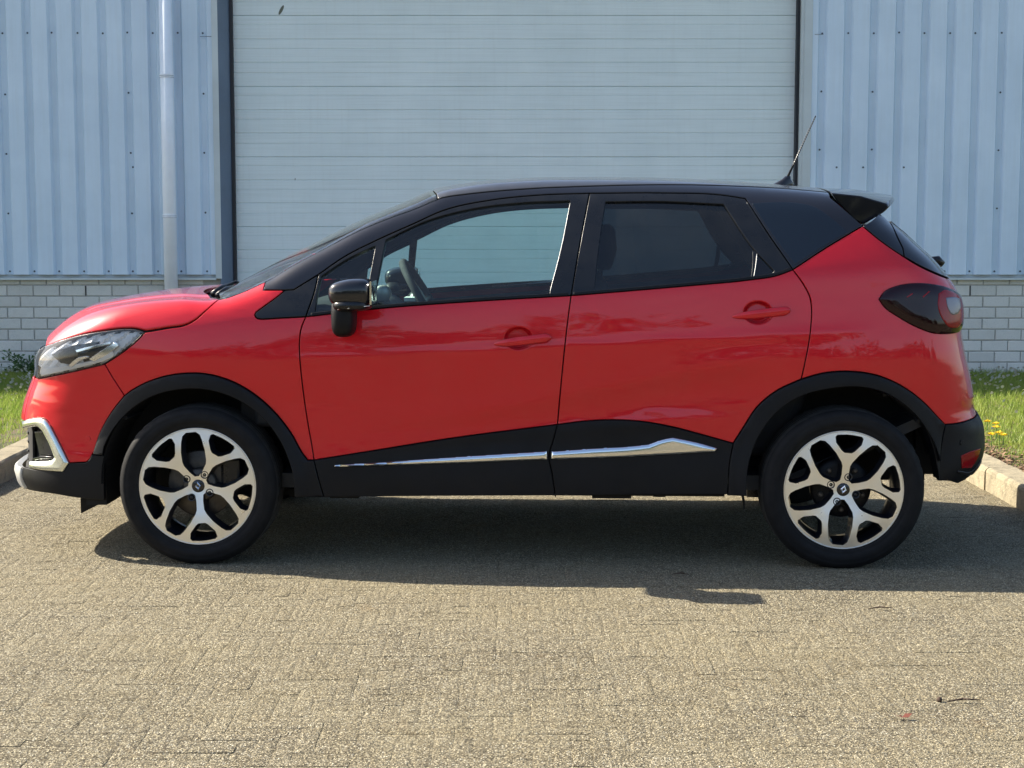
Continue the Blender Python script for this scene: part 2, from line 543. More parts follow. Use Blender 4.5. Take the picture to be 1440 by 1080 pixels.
def patch(name, outer, mat, parent, holes=(), chart='side', off=0.0, gap=.0022, bev=.0025, flange=.018,
          step=.022, refine=(), mirror=False, sx=None, offf=None, steep=False):
    """a panel of the body: a 2-D outline lifted on to the body surface, its rim rolled inwards"""
    bw = bev
    o2 = shrink(outer, gap+bw); h2 = [shrink(h, -(gap+bw)) for h in holes]
    V, Fc, loops = fill(o2, h2, step, refine)
    P3 = solve(chart, V[:,0], V[:,1]); N3 = grad(P3)
    k = N3*np.array(off if offf is None else offf(V))[..., None] if offf is not None else N3*off
    P3 = P3 + k
    verts = list(P3); nors = list(N3); faces = []
    # orientation
    for t in Fc:
        a,b,c = P3[t[0]],P3[t[1]],P3[t[2]]
        nn = np.cross(b-a, c-a)
        faces.append(tuple(t) if nn@N3[t[0]] > 0 else (t[0],t[2],t[1]))
    src = [outer]+list(holes)
    for li, ids in enumerate(loops):
        L2 = V[ids]
        ring1 = shrink(L2, -bw if li == 0 else bw)
        p1 = solve(chart, ring1[:,0], ring1[:,1]); n1 = grad(p1)
        o1 = (off if offf is None else offf(ring1)[:,None])
        base = P3[ids]
        p1o = p1 + n1*(o1 - bw*.8)
        p2o = p1 + n1*(o1 - flange)
        outd = p1o - base; outd /= np.linalg.norm(outd,axis=1,keepdims=True)+1e-12
        b0 = len(verts)
        n_ = len(ids)
        nb = n1*.75+outd*.8; nb /= np.linalg.norm(nb,axis=1,keepdims=True)
        no = outd - n1*np.sum(outd*n1,axis=1,keepdims=True); no /= np.linalg.norm(no,axis=1,keepdims=True)+1e-12
        verts += list(p1o); nors += list(nb)
        verts += list(p1o - n1*bw*.5 + no*bw*.1); nors += list(no)
        verts += list(p2o); nors += list(no)
        # choose a winding that faces out of the rim
        a, b = base[0], base[1 % n_]
        tst = np.cross(b-a, p1o[0]-a)
        fl = tst@(N3[ids[0]]) > 0
        for i in range(n_):
            j = (i+1) % n_
            q = [(ids[i], ids[j], b0+j, b0+i), (b0+i, b0+j, b0+n_+j, b0+n_+i), (b0+n_+i, b0+n_+j, b0+2*n_+j, b0+2*n_+i)]
            for t in q: faces.append(t if fl else t[::-1])
    verts = np.array(verts); nors = np.array(nors) if offf is None else None
    res = [mesh_obj(name, verts, faces, mat, parent, True, nors)]
    if nors is None: autosmooth(res[0], 38)
    if mirror:
        mv = verts*np.array([1,-1,1]); mn = nors*np.array([1,-1,1]) if nors is not None else None
        res.append(mesh_obj(name, mv, [t[::-1] for t in faces], mat, parent, True, mn))
        if nors is None: autosmooth(res[1], 38)
    return res

def ribbon(mb, c, wd=.012, off=-.016, chart='side', mirror=True):
    """dark strip behind a gap"""
    t = np.gradient(c, axis=0); n = np.stack([-t[:,1], t[:,0]],-1); n /= np.linalg.norm(n,axis=1,keepdims=True)+1e-12
    a = c+n*wd; b = c-n*wd
    pa = solve(chart, a[:,0], a[:,1]); pb = solve(chart, b[:,0], b[:,1])
    pa = pa + grad(pa)*off; pb = pb + grad(pb)*off
    m = len(c)
    for s in ((1,-1) if mirror else (1,)):
        v = np.vstack([pa,pb])*np.array([1,s,1])
        mb.add(v, [(i,i+1,m+i+1,m+i) for i in range(m-1)])
# ------------------------------------------------------------------ the car
car = empty('hatchback_car', CAR, YAW)
tag(car, 'red crossover car with black roof and two-tone alloy wheels parked before the roller door', 'car')
# outlines, read on the near flank
FDT, DDT, DDB, DDC = (447.5,386), (829,271.5), (803,415.5), (784,597)
A0, RDB, RDA, Q0 = (430,445.4), (1115,379), (1127,533), (1328.5,597)
CF, CRR, S0 = (441.7,647), (1031,623.5), (175,556.7)
door_f_up = K(FDT, (442,410), A0)
door_f_low = K(A0, (423.5,462), (421,482), (422,510), (430,577), CF)
clad_f = K(CF, (448,672), (456,699))
dd_up = K(DDT, (816,340), DDB)
dd_mid = K(DDB, (797,463), (790,530), DDC)
dd_clad = K(DDC, (778,620), (772,641), (776,664), (781,698))
belt_f = K(A0, (523,434.5), (667,423.5), DDB)
belt_r = K(DDB, (900,407.5), (967,401.7), (1057,393), (1090,388), RDB)
belt_q = K(RDB, (1163,347.5), (1213,317.5))
rd_rear = K(RDB, (1130,400), (1139,418), (1141.5,436), (1140,463), RDA)
ctop_f = K(CF, (530,633), (623,618), DDC)
ctop_r = K(DDC, (825,592), (866,590.5), (905,593), (944,600), (990,612), CRR)
archR_a = K(CRR, (1046,600), (1064,573), (1092,549.5), RDA)
archR_b = K(RDA, (1159,524.4), (1195.6,522.3), (1232,527.5), (1269,543.5), (1299.5,566.5), (1318,586), Q0)
archR_low = K(CRR, (1026,650), (1023,697))
archF_a = K((132,636), (141,609), (157,580), S0)
archF_b = K(S0, (184,550), (212,535.5), (254.5,525.5), (291,526), (328,537), (360,556), (389,582.5), (410,610), (426,638), (433,647))
archF_c = K((433,647), CF)
split_b = K((147,512), (160,534), S0)
hl_low = K((204,467.5), (186.7,484), (167,499), (147,512))
hl_low2 = K((147,512), (103,522.5), (53,532.5))
hl_front = K((53,532.5), (50.5,517), (50,501), (63,488))
hl_top = K((63,488), (87,479), (120,470), (150,465.5), (173,463), (193,464), (204,467.5))
shut = K((204,467.5), (235,462), (263,456.5), (276,449), (288,438), (308,420.5))
tri_low = join(K(A0, (400,447), (370,448.8)), K((370,448.8), (362,447.8), (358,443.5), (360,438.5)), K((360,438.5), (387.5,418.8)), K((387.5,418.8), (401,408)))
def join_open(c): return c
# edge between the flank and the top surfaces, fixed by its half-width
x_sh = float(shut[-1][0]); 
def y_edge(x):
    xs = [x_sh-.02, x_sh+.13, -.72, -.33, .1, .8, 1.35, 1.8]
    ys = [.775, .755, .665, .595, .575, .565, .545, .52]
    return np.interp(x, xs, ys)
xp = float(K((370,407.5),(371,407.5))[0][0])
def edge_pts(x0, x1, step=.015):
    x = np.linspace(x0, x1, max(3, int(abs(x1-x0)/step)))
    p = solve('top', x, -y_edge(x)); return np.stack([p[:,0], p[:,2]], -1)
fender_top = join(shut[-1:], edge_pts(x_sh+.03, xp))
pil_foot = K((401,408), (413,407.3))
pil_line = K((413,407.3), FDT)
x_re = float(K((1166,271.5),(1167,271.5))[0][0])
rail_top = edge_pts(xp, x_re)
x_q = float(K((1048,279),(1049,279))[0][0]); rail_f = rail_top[rail_top[:,0] < x_q-.004]; rail_b = rail_top[rail_top[:,0] > x_q-.004]
frame_top = K(FDT, (483,361.5), (533,336), (580,315), (624,295.5), (691,281), (758,274), DDT, step=.013)
frame_top2 = K(DDT, (930,271), (1020,274.5), (1048,279), step=.013)
c_post = K((1048,279), (1080,328), RDB)
q_top = K((1048,279), (1110,277), (1168,277.5))
sp_gap = K((1168,277.5), (1190,297), (1213,317.5))
red_back = K((1213,317.5), (1238,338), (1263,355.5), (1293,374), (1320,386.5), (1333,391.5))
rb_top = K(Q0, (1345,595.5), (1358,592.5), (1368,588.5), (1373,584))
def split_curve(side, za, zb, n=60):
    z = np.linspace(za, zb, n); return np.stack([np.interp(z, split_z, SPR if side == 'r' else SPF), z], -1)

# handle recesses are pressed into the doors
hf = px_xz((729,475)); hr = px_xz((1066,439))
DENTS += [(hf[0], hf[1]-.002, .060, .048, .022), (hr[0], hr[1]-.002, .060, .048, .022)]
rf = [(hf[0], hf[1], .072, .0048)]; rr = [(hr[0], hr[1], .072, .0048)]

fd = empty('front_door', parent=car); rd = empty('rear_door', parent=car)
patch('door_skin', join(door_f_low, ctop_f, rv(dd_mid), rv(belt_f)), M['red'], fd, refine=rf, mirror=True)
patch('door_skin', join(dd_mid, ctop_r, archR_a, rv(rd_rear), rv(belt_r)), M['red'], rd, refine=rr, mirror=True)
# black window frames
g_main = join(K((543,337.5), (600,311), (667,293.5), (733,285.5), (801,282.5)), K((801,282.5), (789,345), (772,412.5)), K((772,412.5), (640,422.5), (524,431)), K((524,431), (543,337.5)))
g_tri = join(K((527,346.5), (490,364), (452,389)), K((452,389), (447,412), (443.5,437.5)), K((443.5,437.5), (513,432)), K((513,432), (519,390), (527,346.5)))
g_rear = join(K((852,284), (930,283.5), (1017,287.5)), K((1017,287.5), (1061,352), (1088,381)), K((1088,381), (1080,387.5), (1000,396.5), (920,403), (836,409.5)), K((836,409.5), (843,345), (852,284)))
patch('window_frame', join(frame_top, dd_up, rv(belt_f), rv(door_f_up)), M['satin'], fd, holes=[g_main, g_tri], mirror=True, flange=.03, step=.03)
patch('window_frame', join(frame_top2, c_post, rv(belt_r), rv(dd_up)), M['satin'], rd, holes=[g_rear], mirror=True, flange=.03, step=.03)
def in_dent(): return None
for nm, g, mt, par in (('door_glass', g_main, 'glass', fd), ('quarter_light', g_tri, 'glass', fd), ('door_glass', g_rear, 'privacy', rd)):
    patch(nm, g, M[mt], par, off=-.010, gap=-.004, flange=.002, bev=.001, mirror=True, step=.05)
# divider bar of the rear door glass, thin bright edge strips
def strip(name, px, w0, mat, par, off=.001, flange=.006, mirror=True):
    c = K(*px) if not isinstance(px, np.ndarray) else px
    t = np.gradient(c, axis=0); n = np.stack([-t[:,1], t[:,0]],-1); n /= np.linalg.norm(n,axis=1,keepdims=True)+1e-12
    w = np.interp(np.linspace(0,1,len(c)), np.linspace(0,1,len(w0)), w0)[:,None]/2 if hasattr(w0,'__len__') else w0/2
    return patch(name, join(c+n*w, (c-n*w)[::-1]), mat, par, off=off, gap=0, bev=.0012, flange=flange, mirror=mirror, step=.05)
strip('window_strip', [(802,284),(790,345),(773,412)], .0024, M['silverp'], fd, off=-.0005)
strip('window_strip', [(1062,352),(1062,370),(1059.5,391)], .020, M['satin'], rd, off=-.004)
strip('window_strip', [(1064.5,357),(1063,372),(1060,390)], .0028, M['silverp'], rd, off=.0005)
strip('waist_seal', belt_f[2:-1]+np.array([0,.006]), .011, M['plastic'], fd, off=.003)
strip('waist_seal', belt_r[1:-1]+np.array([0,.006]), .011, M['plastic'], rd, off=.003)
# fender, corner trims, pillar and rail
patch('fender', join(split_b, archF_b, archF_c, rv(door_f_low), tri_low, rv(K((370,407.5),(401,408)))[0:], rv(fender_top), rv(shut), hl_low), M['red'], car, mirror=True)
patch('corner_trim', join(tri_low, pil_foot, pil_line, door_f_up), M['satin'], car, mirror=True)
patch('roof_rail', join(K((370,407.5),(401,408)), pil_foot, pil_line, frame_top, frame_top2, c_post, belt_q, rv(sp_gap), K((1168,277.5),(1166,271.5)), rv(rail_top)), M['gloss'], car, mirror=True, step=.018)
patch('rear_quarter_window', join(K((1057,286),(1115,285),(1145,291),(1168,306),(1192,327)), K((1192,327),(1160,345),(1118,372)), K((1118,372),(1086,330),(1057,286))), M['qglass'], car, mirror=True, gap=0, bev=.001, off=.0012, flange=.004)
strip('window_strip', [(1050,284),(1080,331),(1112,377)], .004, M['satin'], car, off=.001)
# rear quarter
z_rs0 = float(rb_top[-1][1]); z_rs1 = float(red_back[-1][1])
patch('quarter_panel', join(belt_q, red_back, split_curve('r', z_rs1, z_rs0), rv(rb_top), rv(archR_b), rv(rd_rear)), M['red'], car, mirror=True,
      step=.018, refine=[(1.95,.75,.13,.009),(1.93,.95,.12,.009)])
z_pt = 1.40
pil_r = join(K((1213,317.5), (1228,308), (1241,298.5)), K((1241,298.5), (1252,313), (1262,333), (1270,349)), K((1270,349), (1272,360)), rv(K((1213,317.5), (1238,338), (1263,355.5), (1272,361))))
patch('tailgate_corner', pil_r, M['gloss'], car, mirror=True, step=.012)
gl_side = join(K((1270,349),(1262,333),(1252,313)), split_curve('r', float(K((1252,313),(1252.5,313.5))[0][1]), z_rs1), rv(K((1272,361),(1293,373),(1320,385.5),(1333,391))))
try: patch('rear_glass_side', gl_side, M['gloss'], car, mirror=True, step=.012, gap=.001, bev=.001, off=.002)
except Exception as e: print('glass side', e)
# cladding
clf = empty('door_cladding', parent=car)
sillf = K((456,699),(620,697.5),(781,697)); sillr = K((781,697),(900,696),(1023,695.5))
dz_off = lambda V: .010 + .0*V[:,0]
patch('cladding_panel', join(clad_f, sillf, rv(dd_clad), rv(ctop_f)), M['plastic'], clf, mirror=True, off=.008)
patch('cladding_panel', join(dd_clad, sillr, rv(archR_low), rv(ctop_r)), M['plastic'], clf, mirror=True, off=.008)
ch1 = join(K((471,653.5),(620,643.8),(769.5,634)), K((769.5,634),(769,646)), K((769,646),(620,652),(471,656)))
ch2 = join(K((775.5,634.5),(835,630),(885,627),(912,624)), K((912,624),(930,617.5),(946,614.3)), K((946,614.3),(980,621.5),(1010,630)), K((1010,630),(1005,635.5)), K((1005,635.5),(940,639.5),(860,643.3),(774.5,646)))
def convex(P, base, h, w):
    return lambda V: base + h*np.sqrt(np.clip(1-(1-np.clip(dist_poly(P, V[:,0], V[:,1])/w, 0, 1))**2, 0, 1))
patch('chrome_strip', ch1, M['chrome'], clf, offf=convex(ch1, .012, .009, .016), gap=0, bev=.0008, flange=.014, mirror=True, step=.0045)
patch('chrome_strip', ch2, M['chrome'], clf, offf=convex(ch2, .012, .010, .018), gap=0, bev=.0008, flange=.014, mirror=True, step=.0055)
# wheel-arch flares
inF = K((148,703),(147,665),(150,628),(157,613),(181,581),(212,558.5),(254.5,546.5),(291,546.5),(328,557.5),(358,575.5),(386,606),(404,640),(413,670),(415,699))
outF2 = K((133,640), (141,609))
inR = K((1050,697),(1050.5,665),(1055,643),(1070,607),(1095,576),(1128,555),(1165,545.5),(1208,543),(1244.5,552),(1275,573),(1296.4,598),(1308.6,628),(1315,659),(1318,676))
def flare_off(inner):
    def fn(V):
        d = np.min(np.hypot(V[:,0][:,None]-inner[None,:,0], V[:,1][:,None]-inner[None,:,1]), axis=1)
        return .008 + .014*(1-smooth(.0, .07, d))
    return fn
patch('wheel_arch_flare', join(archF_a, archF_b, archF_c, clad_f, K((456,699),(415,699)), rv(inF), K((148,640),(132,639.5)))[:] if False else
      join(archF_a, archF_b, archF_c, clad_f, K((456,699),(415,699)), rv(K((150,628),(157,613),(181,581),(212,558.5),(254.5,546.5),(291,546.5),(328,557.5),(358,575.5),(386,606),(404,640),(413,670),(415,699))), K((150,628),(148,640)), K((148,640),(132,639.5))),
      M['plastic'], car, mirror=True, offf=flare_off(inF), flange=.06, step=.016)
patch('wheel_arch_flare', join(rv(archR_low), archR_a, archR_b, K(Q0,(1322,630),(1318,676)), rv(inR), K((1050,697),(1023,697))),
      M['plastic'], car, mirror=True, offf=flare_off(inR), flange=.06, step=.016)
# front bumper
fb = empty('front_bumper', parent=car)
led_out = join(K((33,592),(47,588.5),(58,588),(65,590.5),(69.6,596)), K((69.6,596),(83,622),(97.5,651)), K((97.5,651),(93,658),(89,663.5)), K((89,663.5),(66,662),(43,658.5)))
red_low = join(K((97.5,651),(121,650)), K((121,650),(126,646),(129,639.5),(132,636)))
zh0 = px_xz((53,532.5))[1]; zl = px_xz((33,592))[1]
zl2 = px_xz((43,658.5))[1]
patch('bumper_skin', join(rv(hl_low2), split_b, rv(archF_a), rv(red_low), rv(K((69.6,596),(83,622),(97.5,651))), rv(K((33,592),(47,588.5),(58,588),(65,590.5),(69.6,596))), split_curve('f', zl, zh0)),
      M['red'], fb, mirror=True, step=.016, refine=[(-2.0,.75,.14,.01)])
low_black = join(K((43,658.5),(66,662),(89,663.5)), K((89,663.5),(93,658),(97.5,651)), red_low, K((132,639.5),(148,640)), K((148,640),(148,703.5)), K((148,703.5),(114,700.5),(74,694),(37,687)))
patch('bumper_lower', join(low_black, split_curve('f', px_xz((37,687))[1], zl2)), M['plastic'], fb, mirror=True, off=.006, step=.016)
led_in = join(K((34,602.5),(45,600.5),(54,600),(61,606)), K((61,606),(70,624),(77.5,643)), K((77.5,643),(74,647.5)), K((74,647.5),(60,648.5),(43,648.5)))
led_ring = join(led_out, rv(K((43,648.5),(43,658.5)))[1:-1] if False else led_out[-1:], rv(led_in))
patch('daylight_lamp_trim', led_ring, M['ledtrim'], fb, mirror=True, offf=convex(led_ring, .003, .011, .017), gap=.0005, bev=.001, flange=.05, step=.0045)
patch('lamp_recess', join(led_in, split_curve('f', px_xz((43,648.5))[1], px_xz((34,602.5))[1])), M['dark'], fb, mirror=True, off=-.05, gap=-.01, flange=.002, step=.02)
patch('fog_lamp_bezel', join(K((40,607),(58,606)), K((58,606),(64,622),(72,642)), K((72,642),(48,641)), K((48,641),(40,607))), M['satin'], fb, mirror=True, off=-.022, gap=0, bev=.006, flange=.03, step=.012)
strip('bezel_blade', [(44,646),(60,643.5),(73,644.5)], .010, M['gloss'], fb, off=-.008, flange=.03)
# headlight
hl = empty('headlight', parent=car); hl2 = empty('headlight', parent=car)
hl_poly = join(hl_top, hl_low, hl_low2, hl_front)
def pair(name, outer, mat, pa, pb, **kw):
    a, b = patch(name, outer, mat, pa, mirror=True, **kw); b.parent = pb
pair('lamp_lens', hl_poly, M['lens'], hl, hl2, gap=.001, bev=.004, flange=.008, off=.008, step=.02)
pair('lamp_bowl', hl_poly, M['bowl'], hl, hl2, gap=.004, flange=.003, step=.009, offf=lambda V: -.022 + .015*np.mod((V[:,0]+2.2)/.055 - V[:,1]/.05, 1.0))
pair('lamp_rim', join(hl_poly), M['satin'], hl, hl2, gap=.0, bev=.002, flange=.03, off=-.001, step=.03,
     holes=[shrink(hl_poly, .0045)])
pair('lamp_insert', join(K((70,498),(90,488),(112,483),(138,480)), K((138,480),(134,492),(122,501)), K((122,501),(104,511),(84,511)), K((84,511),(70,498))), M['bezel'], hl, hl2, off=-.022, gap=0, flange=.01, bev=.004, step=.01, offf=lambda V: -.004+.003*np.sin(V[:,0]*60+V[:,1]*90))
pair('reflector_blade', join(K((57,529),(80,524),(110,517.5),(145,508.5)), K((145,508.5),(160,498),(158,494)), K((158,494),(140,503),(108,511.5),(78,516),(58,518)), K((58,518),(57,529))), M['bowl'], hl, hl2, off=.001, gap=0, flange=.02, bev=.003, step=.01)
pair('projector', join(K((80,498),(95,489),(108,493)), K((108,493),(106,504),(98,513)), K((98,513),(84,510)), K((84,510),(80,498))), M['dark'], hl, hl2, off=.001, gap=0, flange=.012, bev=.004, step=.01)
pair('reflector_blade', join(K((95,514),(109,503),(122,500)), K((122,500),(128,502)), K((128,502),(112,508),(101,517)), K((101,517),(95,514))), M['chrome'], hl, hl2, off=.003, gap=0, flange=.02, bev=.003, step=.01)
pair('reflector_blade', join(K((106,492),(135,485),(156,480)), K((156,480),(157,484)), K((157,484),(136,489),(108,496)), K((108,496),(106,492))), M['chrome'], hl, hl2, off=.003, gap=0, flange=.02, bev=.002, step=.01)
pair('indicator_lamp', join(K((124,505),(150,488),(163,480)), K((163,480),(168,486)), K((168,486),(150,500),(132,509)), K((132,509),(124,505))), M['chrome'], hl, hl2, off=.002, gap=0, flange=.02, bev=.003, step=.01)
pair('lamp_insert', join(K((110,498),(136,490),(154,487)), K((154,487),(140,500)), K((140,500),(118,509)), K((118,509),(110,498))), M['satin'], hl, hl2, off=.0005, gap=0, flange=.02, bev=.003, step=.01)
# tail light
tl = empty('tail_light', parent=car); tl2 = empty('tail_light', parent=car)
tl_poly = join(K((1235,421),(1242,411),(1262,401.5),(1287,398),(1314,400),(1337,407),(1348,414.5)), K((1348,414.5),(1352,430),(1351.5,458),(1346,468)), K((1346,468),(1330,470),(1312,469),(1292,462),(1264,447),(1242,431),(1235,421)))
def tlo(V): return .010 + 0*V[:,0]
tlf = convex(tl_poly, .004, .014, .055)
pair('lamp_lens', tl_poly, M['tail_dark'], tl, tl2, offf=tlf, gap=0, bev=.003, flange=.02, step=.008)
pair('red_reflector', join(K((1316,414),(1324,409),(1334,411)), K((1334,411),(1345,418),(1349,432),(1348,452),(1342,461)), K((1342,461),(1330,460),(1320,447),(1315,430),(1316,414))), M['tail_red'], tl, tl2, offf=lambda V: tlf(V)+.0018, gap=0, bev=.001, flange=.004, step=.006)
pair('clear_reflector', join(K((1325,420),(1334,419),(1343,421)), K((1343,421),(1345,432),(1340,442)), K((1340,442),(1333,443),(1328,435),(1325,420))), M['tail_clear'], tl, tl2, offf=lambda V: tlf(V)+.0034, gap=0, bev=.001, flange=.004, step=.006)
pair('lens_mark', K((1273,418),(1281,413)).repeat(1,0) if False else join(K((1272.5,418),(1281,412.5)), K((1282,413.5),(1274,419))), M['tail_red'], tl, tl2, offf=lambda V: tlf(V)+.001, gap=0, bev=.0006, flange=.003, step=.01)
pair('lens_mark', join(K((1294,418),(1303,410)), K((1304.5,411),(1296,419))), M['tail_red'], tl, tl2, offf=lambda V: tlf(V)+.001, gap=0, bev=.0006, flange=.003, step=.01)
# rear bumper
rb = empty('rear_bumper', parent=car)
zb0 = px_xz((1345,679))[1]
patch('bumper_lower', join(rb_top, split_curve('r', z_rs0, zb0), K((1345,679),(1336,676.5),(1318,676)), K((1318,676),(1322,630),Q0)), M['plastic'], rb, mirror=True, off=.006, step=.014, refine=[(1.97,.42,.12,.009)])
patch('rear_reflector', join(K((1350,640.5),(1362,635),(1377,630)), K((1377,630),(1372,645),(1364,657)), K((1364,657),(1351,657.5)), K((1351,657.5),(1350,640.5))), M['tail_red'], rb, mirror=True, off=.009, gap=0, bev=.002, flange=.02, step=.012)
patch('reflector_surround', join(K((1345,661),(1364,661),(1377,645)), K((1379,648),(1366,664.5),(1345,664))), M['gloss'], rb, mirror=True, off=.011, gap=0, bev=.002, flange=.02, step=.02)

# ---- top surfaces
def top_poly(x0f, x1f, ys=YSPLIT):
    pass
def sym(c):      # half outline (y<0 side, from rear/centre to front/centre) -> closed symmetric
    m = c.copy()[::-1]; m[:,1] *= -1
    return join(c, m)
sh3 = solve('side', shut[:,0], shut[:,1]); ht3 = solve('side', hl_top[:,0], hl_top[:,1])
bon_side = np.vstack([sh3[::-1][:, :2], ht3[::-1][:, :2]])
xb_c = on_plane(299, 407, 0.0)[0]
ysr = float(bon_side[0][1])
def arc_x(xc, xs_, ys_, n=40):      # plan curve from centre x to side x
    y = np.linspace(0, ys_, n); return np.stack([xc + (xs_-xc)*(y/ys_)**2, y], -1)
rear_edge = arc_x(xb_c, bon_side[0][0], ysr)
k = bon_side[:,1] < -YSPLIT-.005
bon_side = bon_side[k]
zf = .93
y_ = np.linspace(bon_side[-1][1], 0, 30)
nose_x0 = float(bon_side[-1][0])
front_edge = np.stack([nose_x0 - .07*(1-(y_/bon_side[-1][1])**2), y_], -1)
bonnet = join(rear_edge, bon_side, front_edge)
bonnet = join(bonnet, (bonnet[::-1]*np.array([1,-1])))
patch('bonnet', bonnet, M['red'], car, chart='top', step=.025, flange=.02)
# windscreen
xw = x_sh+.02
ed = np.linspace(xw, -.345, 60); side_e = np.stack([ed, -y_edge(ed)], -1)
xtop_c = on_plane(612, 267, 0.0)[0]; 
bot = arc_x(xb_c+.075, xw, -y_edge(xw)); top_ = arc_x(xtop_c, -.345, -y_edge(-.345))
half = join(bot, side_e, top_[::-1])
ws = join(half, (half[::-1]*np.array([1,-1])))
patch('windscreen', ws, M['glass'], car, chart='top', off=-.002, gap=.002, bev=.002, flange=.006, step=.04)
brd = shrink(ws, .018)
patch('screen_border', ws, M['dark'], car, chart='top', holes=[brd], off=-.007, gap=.001, flange=.003, step=.04)
cw = join(rear_edge, (bot)[::-1]); 
cowl = join(cw, (cw[::-1]*np.array([1,-1])))
cowl = join(rear_edge+np.array([-.02,0]), bot[::-1]+np.array([.02,0]))
patch('cowl_panel', join(cowl, cowl[::-1]*np.array([1,-1])) if False else cowl, M['plastic'], car, chart='top', off=-.03, gap=0, flange=.01, mirror=True, step=.03)
# roof
er = np.linspace(-.345, x_re, 90); side_r = np.stack([er, -y_edge(er)], -1)
rr_ = np.array([[x_re, y] for y in np.linspace(-float(y_edge(x_re)), 0, 30)])
half = join(top_, side_r, rr_)
patch('roof_panel', join(half, half[::-1]*np.array([1,-1])), M['roof'], car, chart='top', step=.04)

# ---- nose and tail between the corners
def rect(y0, y1, z0, z1, n=24):
    a = [[y, z0] for y in np.linspace(y0,y1,n)]+[[y1, z] for z in np.linspace(z0,z1,n)]+[[y, z1] for y in np.linspace(y1,y0,n)]+[[y0, z] for z in np.linspace(z1,z0,n)]
    return join(np.array(a))
zt_h = float(solve('top', [nose_x0], [bon_side[-1][1]])[0][2])
patch('bumper_skin', rect(-YSPLIT, YSPLIT, .60, zl+.0), M['red'], fb, chart='front', step=.04) if zl > .62 else None
patch('grille', rect(-YSPLIT+.001, YSPLIT-.001, zh0+.0, zt_h-.01), M['gloss'], fb, chart='front', off=-.004, step=.04)
patch('bumper_skin', rect(-YSPLIT, YSPLIT, zl, zh0), M['red'], fb, chart='front', step=.03)
patch('lower_grille', rect(-YSPLIT, YSPLIT, zl2, zl), M['dark'], fb, chart='front', off=-.03, gap=-.02, flange=.01, step=.04)
gm = MB()
for i in range(5):
    z = zl2 + (zl-zl2)*(i+.5)/5
    p = solve('front', np.linspace(-.55,.55,25), np.full(25, z)); gm.tube(p+np.array([.035,0,0]), .007, 6)
gm.build('grille_bar', M['plastic'], fb)
patch('skid_plate', rect(-YSPLIT-.03, YSPLIT+.03, px_xz((37,687))[1]+.005, zl2-.004), M['silverp'], fb, chart='front', off=.016, step=.04, flange=.03, bev=.008)
em = MB()
for s_, r0 in ((1, .07),):
    zc = (zh0+zt_h)/2; xc = float(solve('front', [0.], [zc])[0][0]) - .012
    o_ = [(0,1),(.72,0),(0,-1),(-.72,0)]
    for k in range(4):
        a, b = o_[k], o_[(k+1)%4]
        em.tube([(xc, a[0]*r0, zc+a[1]*r0), (xc, b[0]*r0, zc+b[1]*r0)], .011, 6)
em.build('diamond_badge', M['chrome'], fb)
tg = empty('tailgate', parent=car)
patch('tailgate_skin', rect(-YSPLIT, YSPLIT, z_rs0, z_rs1), M['red'], tg, chart='rear', step=.03)
zg1 = 1.40
patch('rear_glass', rect(-YSPLIT+.02, YSPLIT-.02, z_rs1+.004, zg1), M['gloss'], tg, chart='rear', step=.04, off=.002)
patch('bumper_lower', rect(-YSPLIT, YSPLIT, zb0, z_rs0), M['plastic'], rb, chart='rear', off=.006, step=.03)
pl_ = MB(); pz = .86; xr_ = float(solve('rear', [0.], [pz])[0][0])
pl_.box(xr_-.005, xr_+.008, -.26, .26, pz-.055, pz+.055)
pl_.build('number_plate', simple('plate_yellow', (.75,.5,.03), .4), tg)

# dark strips put behind the gaps to stand in for their shade
gb = MB()
for c in (door_f_up, door_f_low, clad_f, dd_up, dd_mid, dd_clad, belt_f, belt_r, belt_q, rd_rear, ctop_f, ctop_r, archR_a, archR_b, archF_b, split_b, hl_low, hl_low2, hl_top, shut, fender_top, tri_low, pil_line, frame_top, frame_top2, c_post, q_top, sp_gap, red_back, rb_top, rail_top):
    ribbon(gb, c)
gb.build('gap_shade_strip', M['dark'], car)

# ---- spoiler
x_tip = px_xz((1249,287)) if False else None
pp = lambda a, b, y=-.56: on_plane(a, b, y)[[0,2]]
prof_t = [pp(1170,276), pp(1200,279.5), pp(1249,287)]
def roof_z(x, y): return float(solve('top', [x], [y])[0][2])
sp_ = MB(); ny = 25
ysp = np.linspace(-.575, .575, ny); vs = []
tip_e = pp(1249,287); tip_l = pp(1241,299); root = pp(1214,315.5); tip_c = on_plane(1255,274, -.1)[[0,2]]; root_x = pp(1168,276)[0]
for y in ysp:
    s_ = 1-abs(y/.575)**2.2
    tx = tip_e[0] + (tip_c[0]-tip_e[0]-.005)*s_
    tz = tip_e[1] + (tip_c[1]-tip_e[1])*s_
    rz0 = roof_z(root_x, y)+.0015
    x1 = root_x + (tx-root_x)*.5
    vs += [(root_x, y, rz0), (x1, y, rz0+(tz-rz0)*.45+.008), (tx-.008, y, tz+.001), (tx, y, tz-.012), (tx-.012, y, tz-.026),
           (tip_l[0]+(tx-tip_e[0])*.5, y, tip_l[1]+(tz-tip_e[1])*.3), (root[0], y, root[1]-.0), (root[0]-.04, y, root[1]+.02), (root_x+.02, y, rz0-.03)]
m_ = 9; fs = []
for i in range(ny-1):
    for k in range(m_):
        k2 = (k+1) % m_
        fs.append((i*m_+k, (i+1)*m_+k, (i+1)*m_+k2, i*m_+k2))
fs.append(tuple(range(m_))); fs.append(tuple((ny-1)*m_+k for k in range(m_))[::-1])
o = mesh_obj('roof_spoiler', vs, fs, M['gloss'], tg)
bm = bmesh.new(); bm.from_mesh(o.data); bmesh.ops.recalc_face_normals(bm, faces=bm.faces); bm.to_mesh(o.data); bm.free()
bevel(o, .004, 2, 40); autosmooth(o, 40)

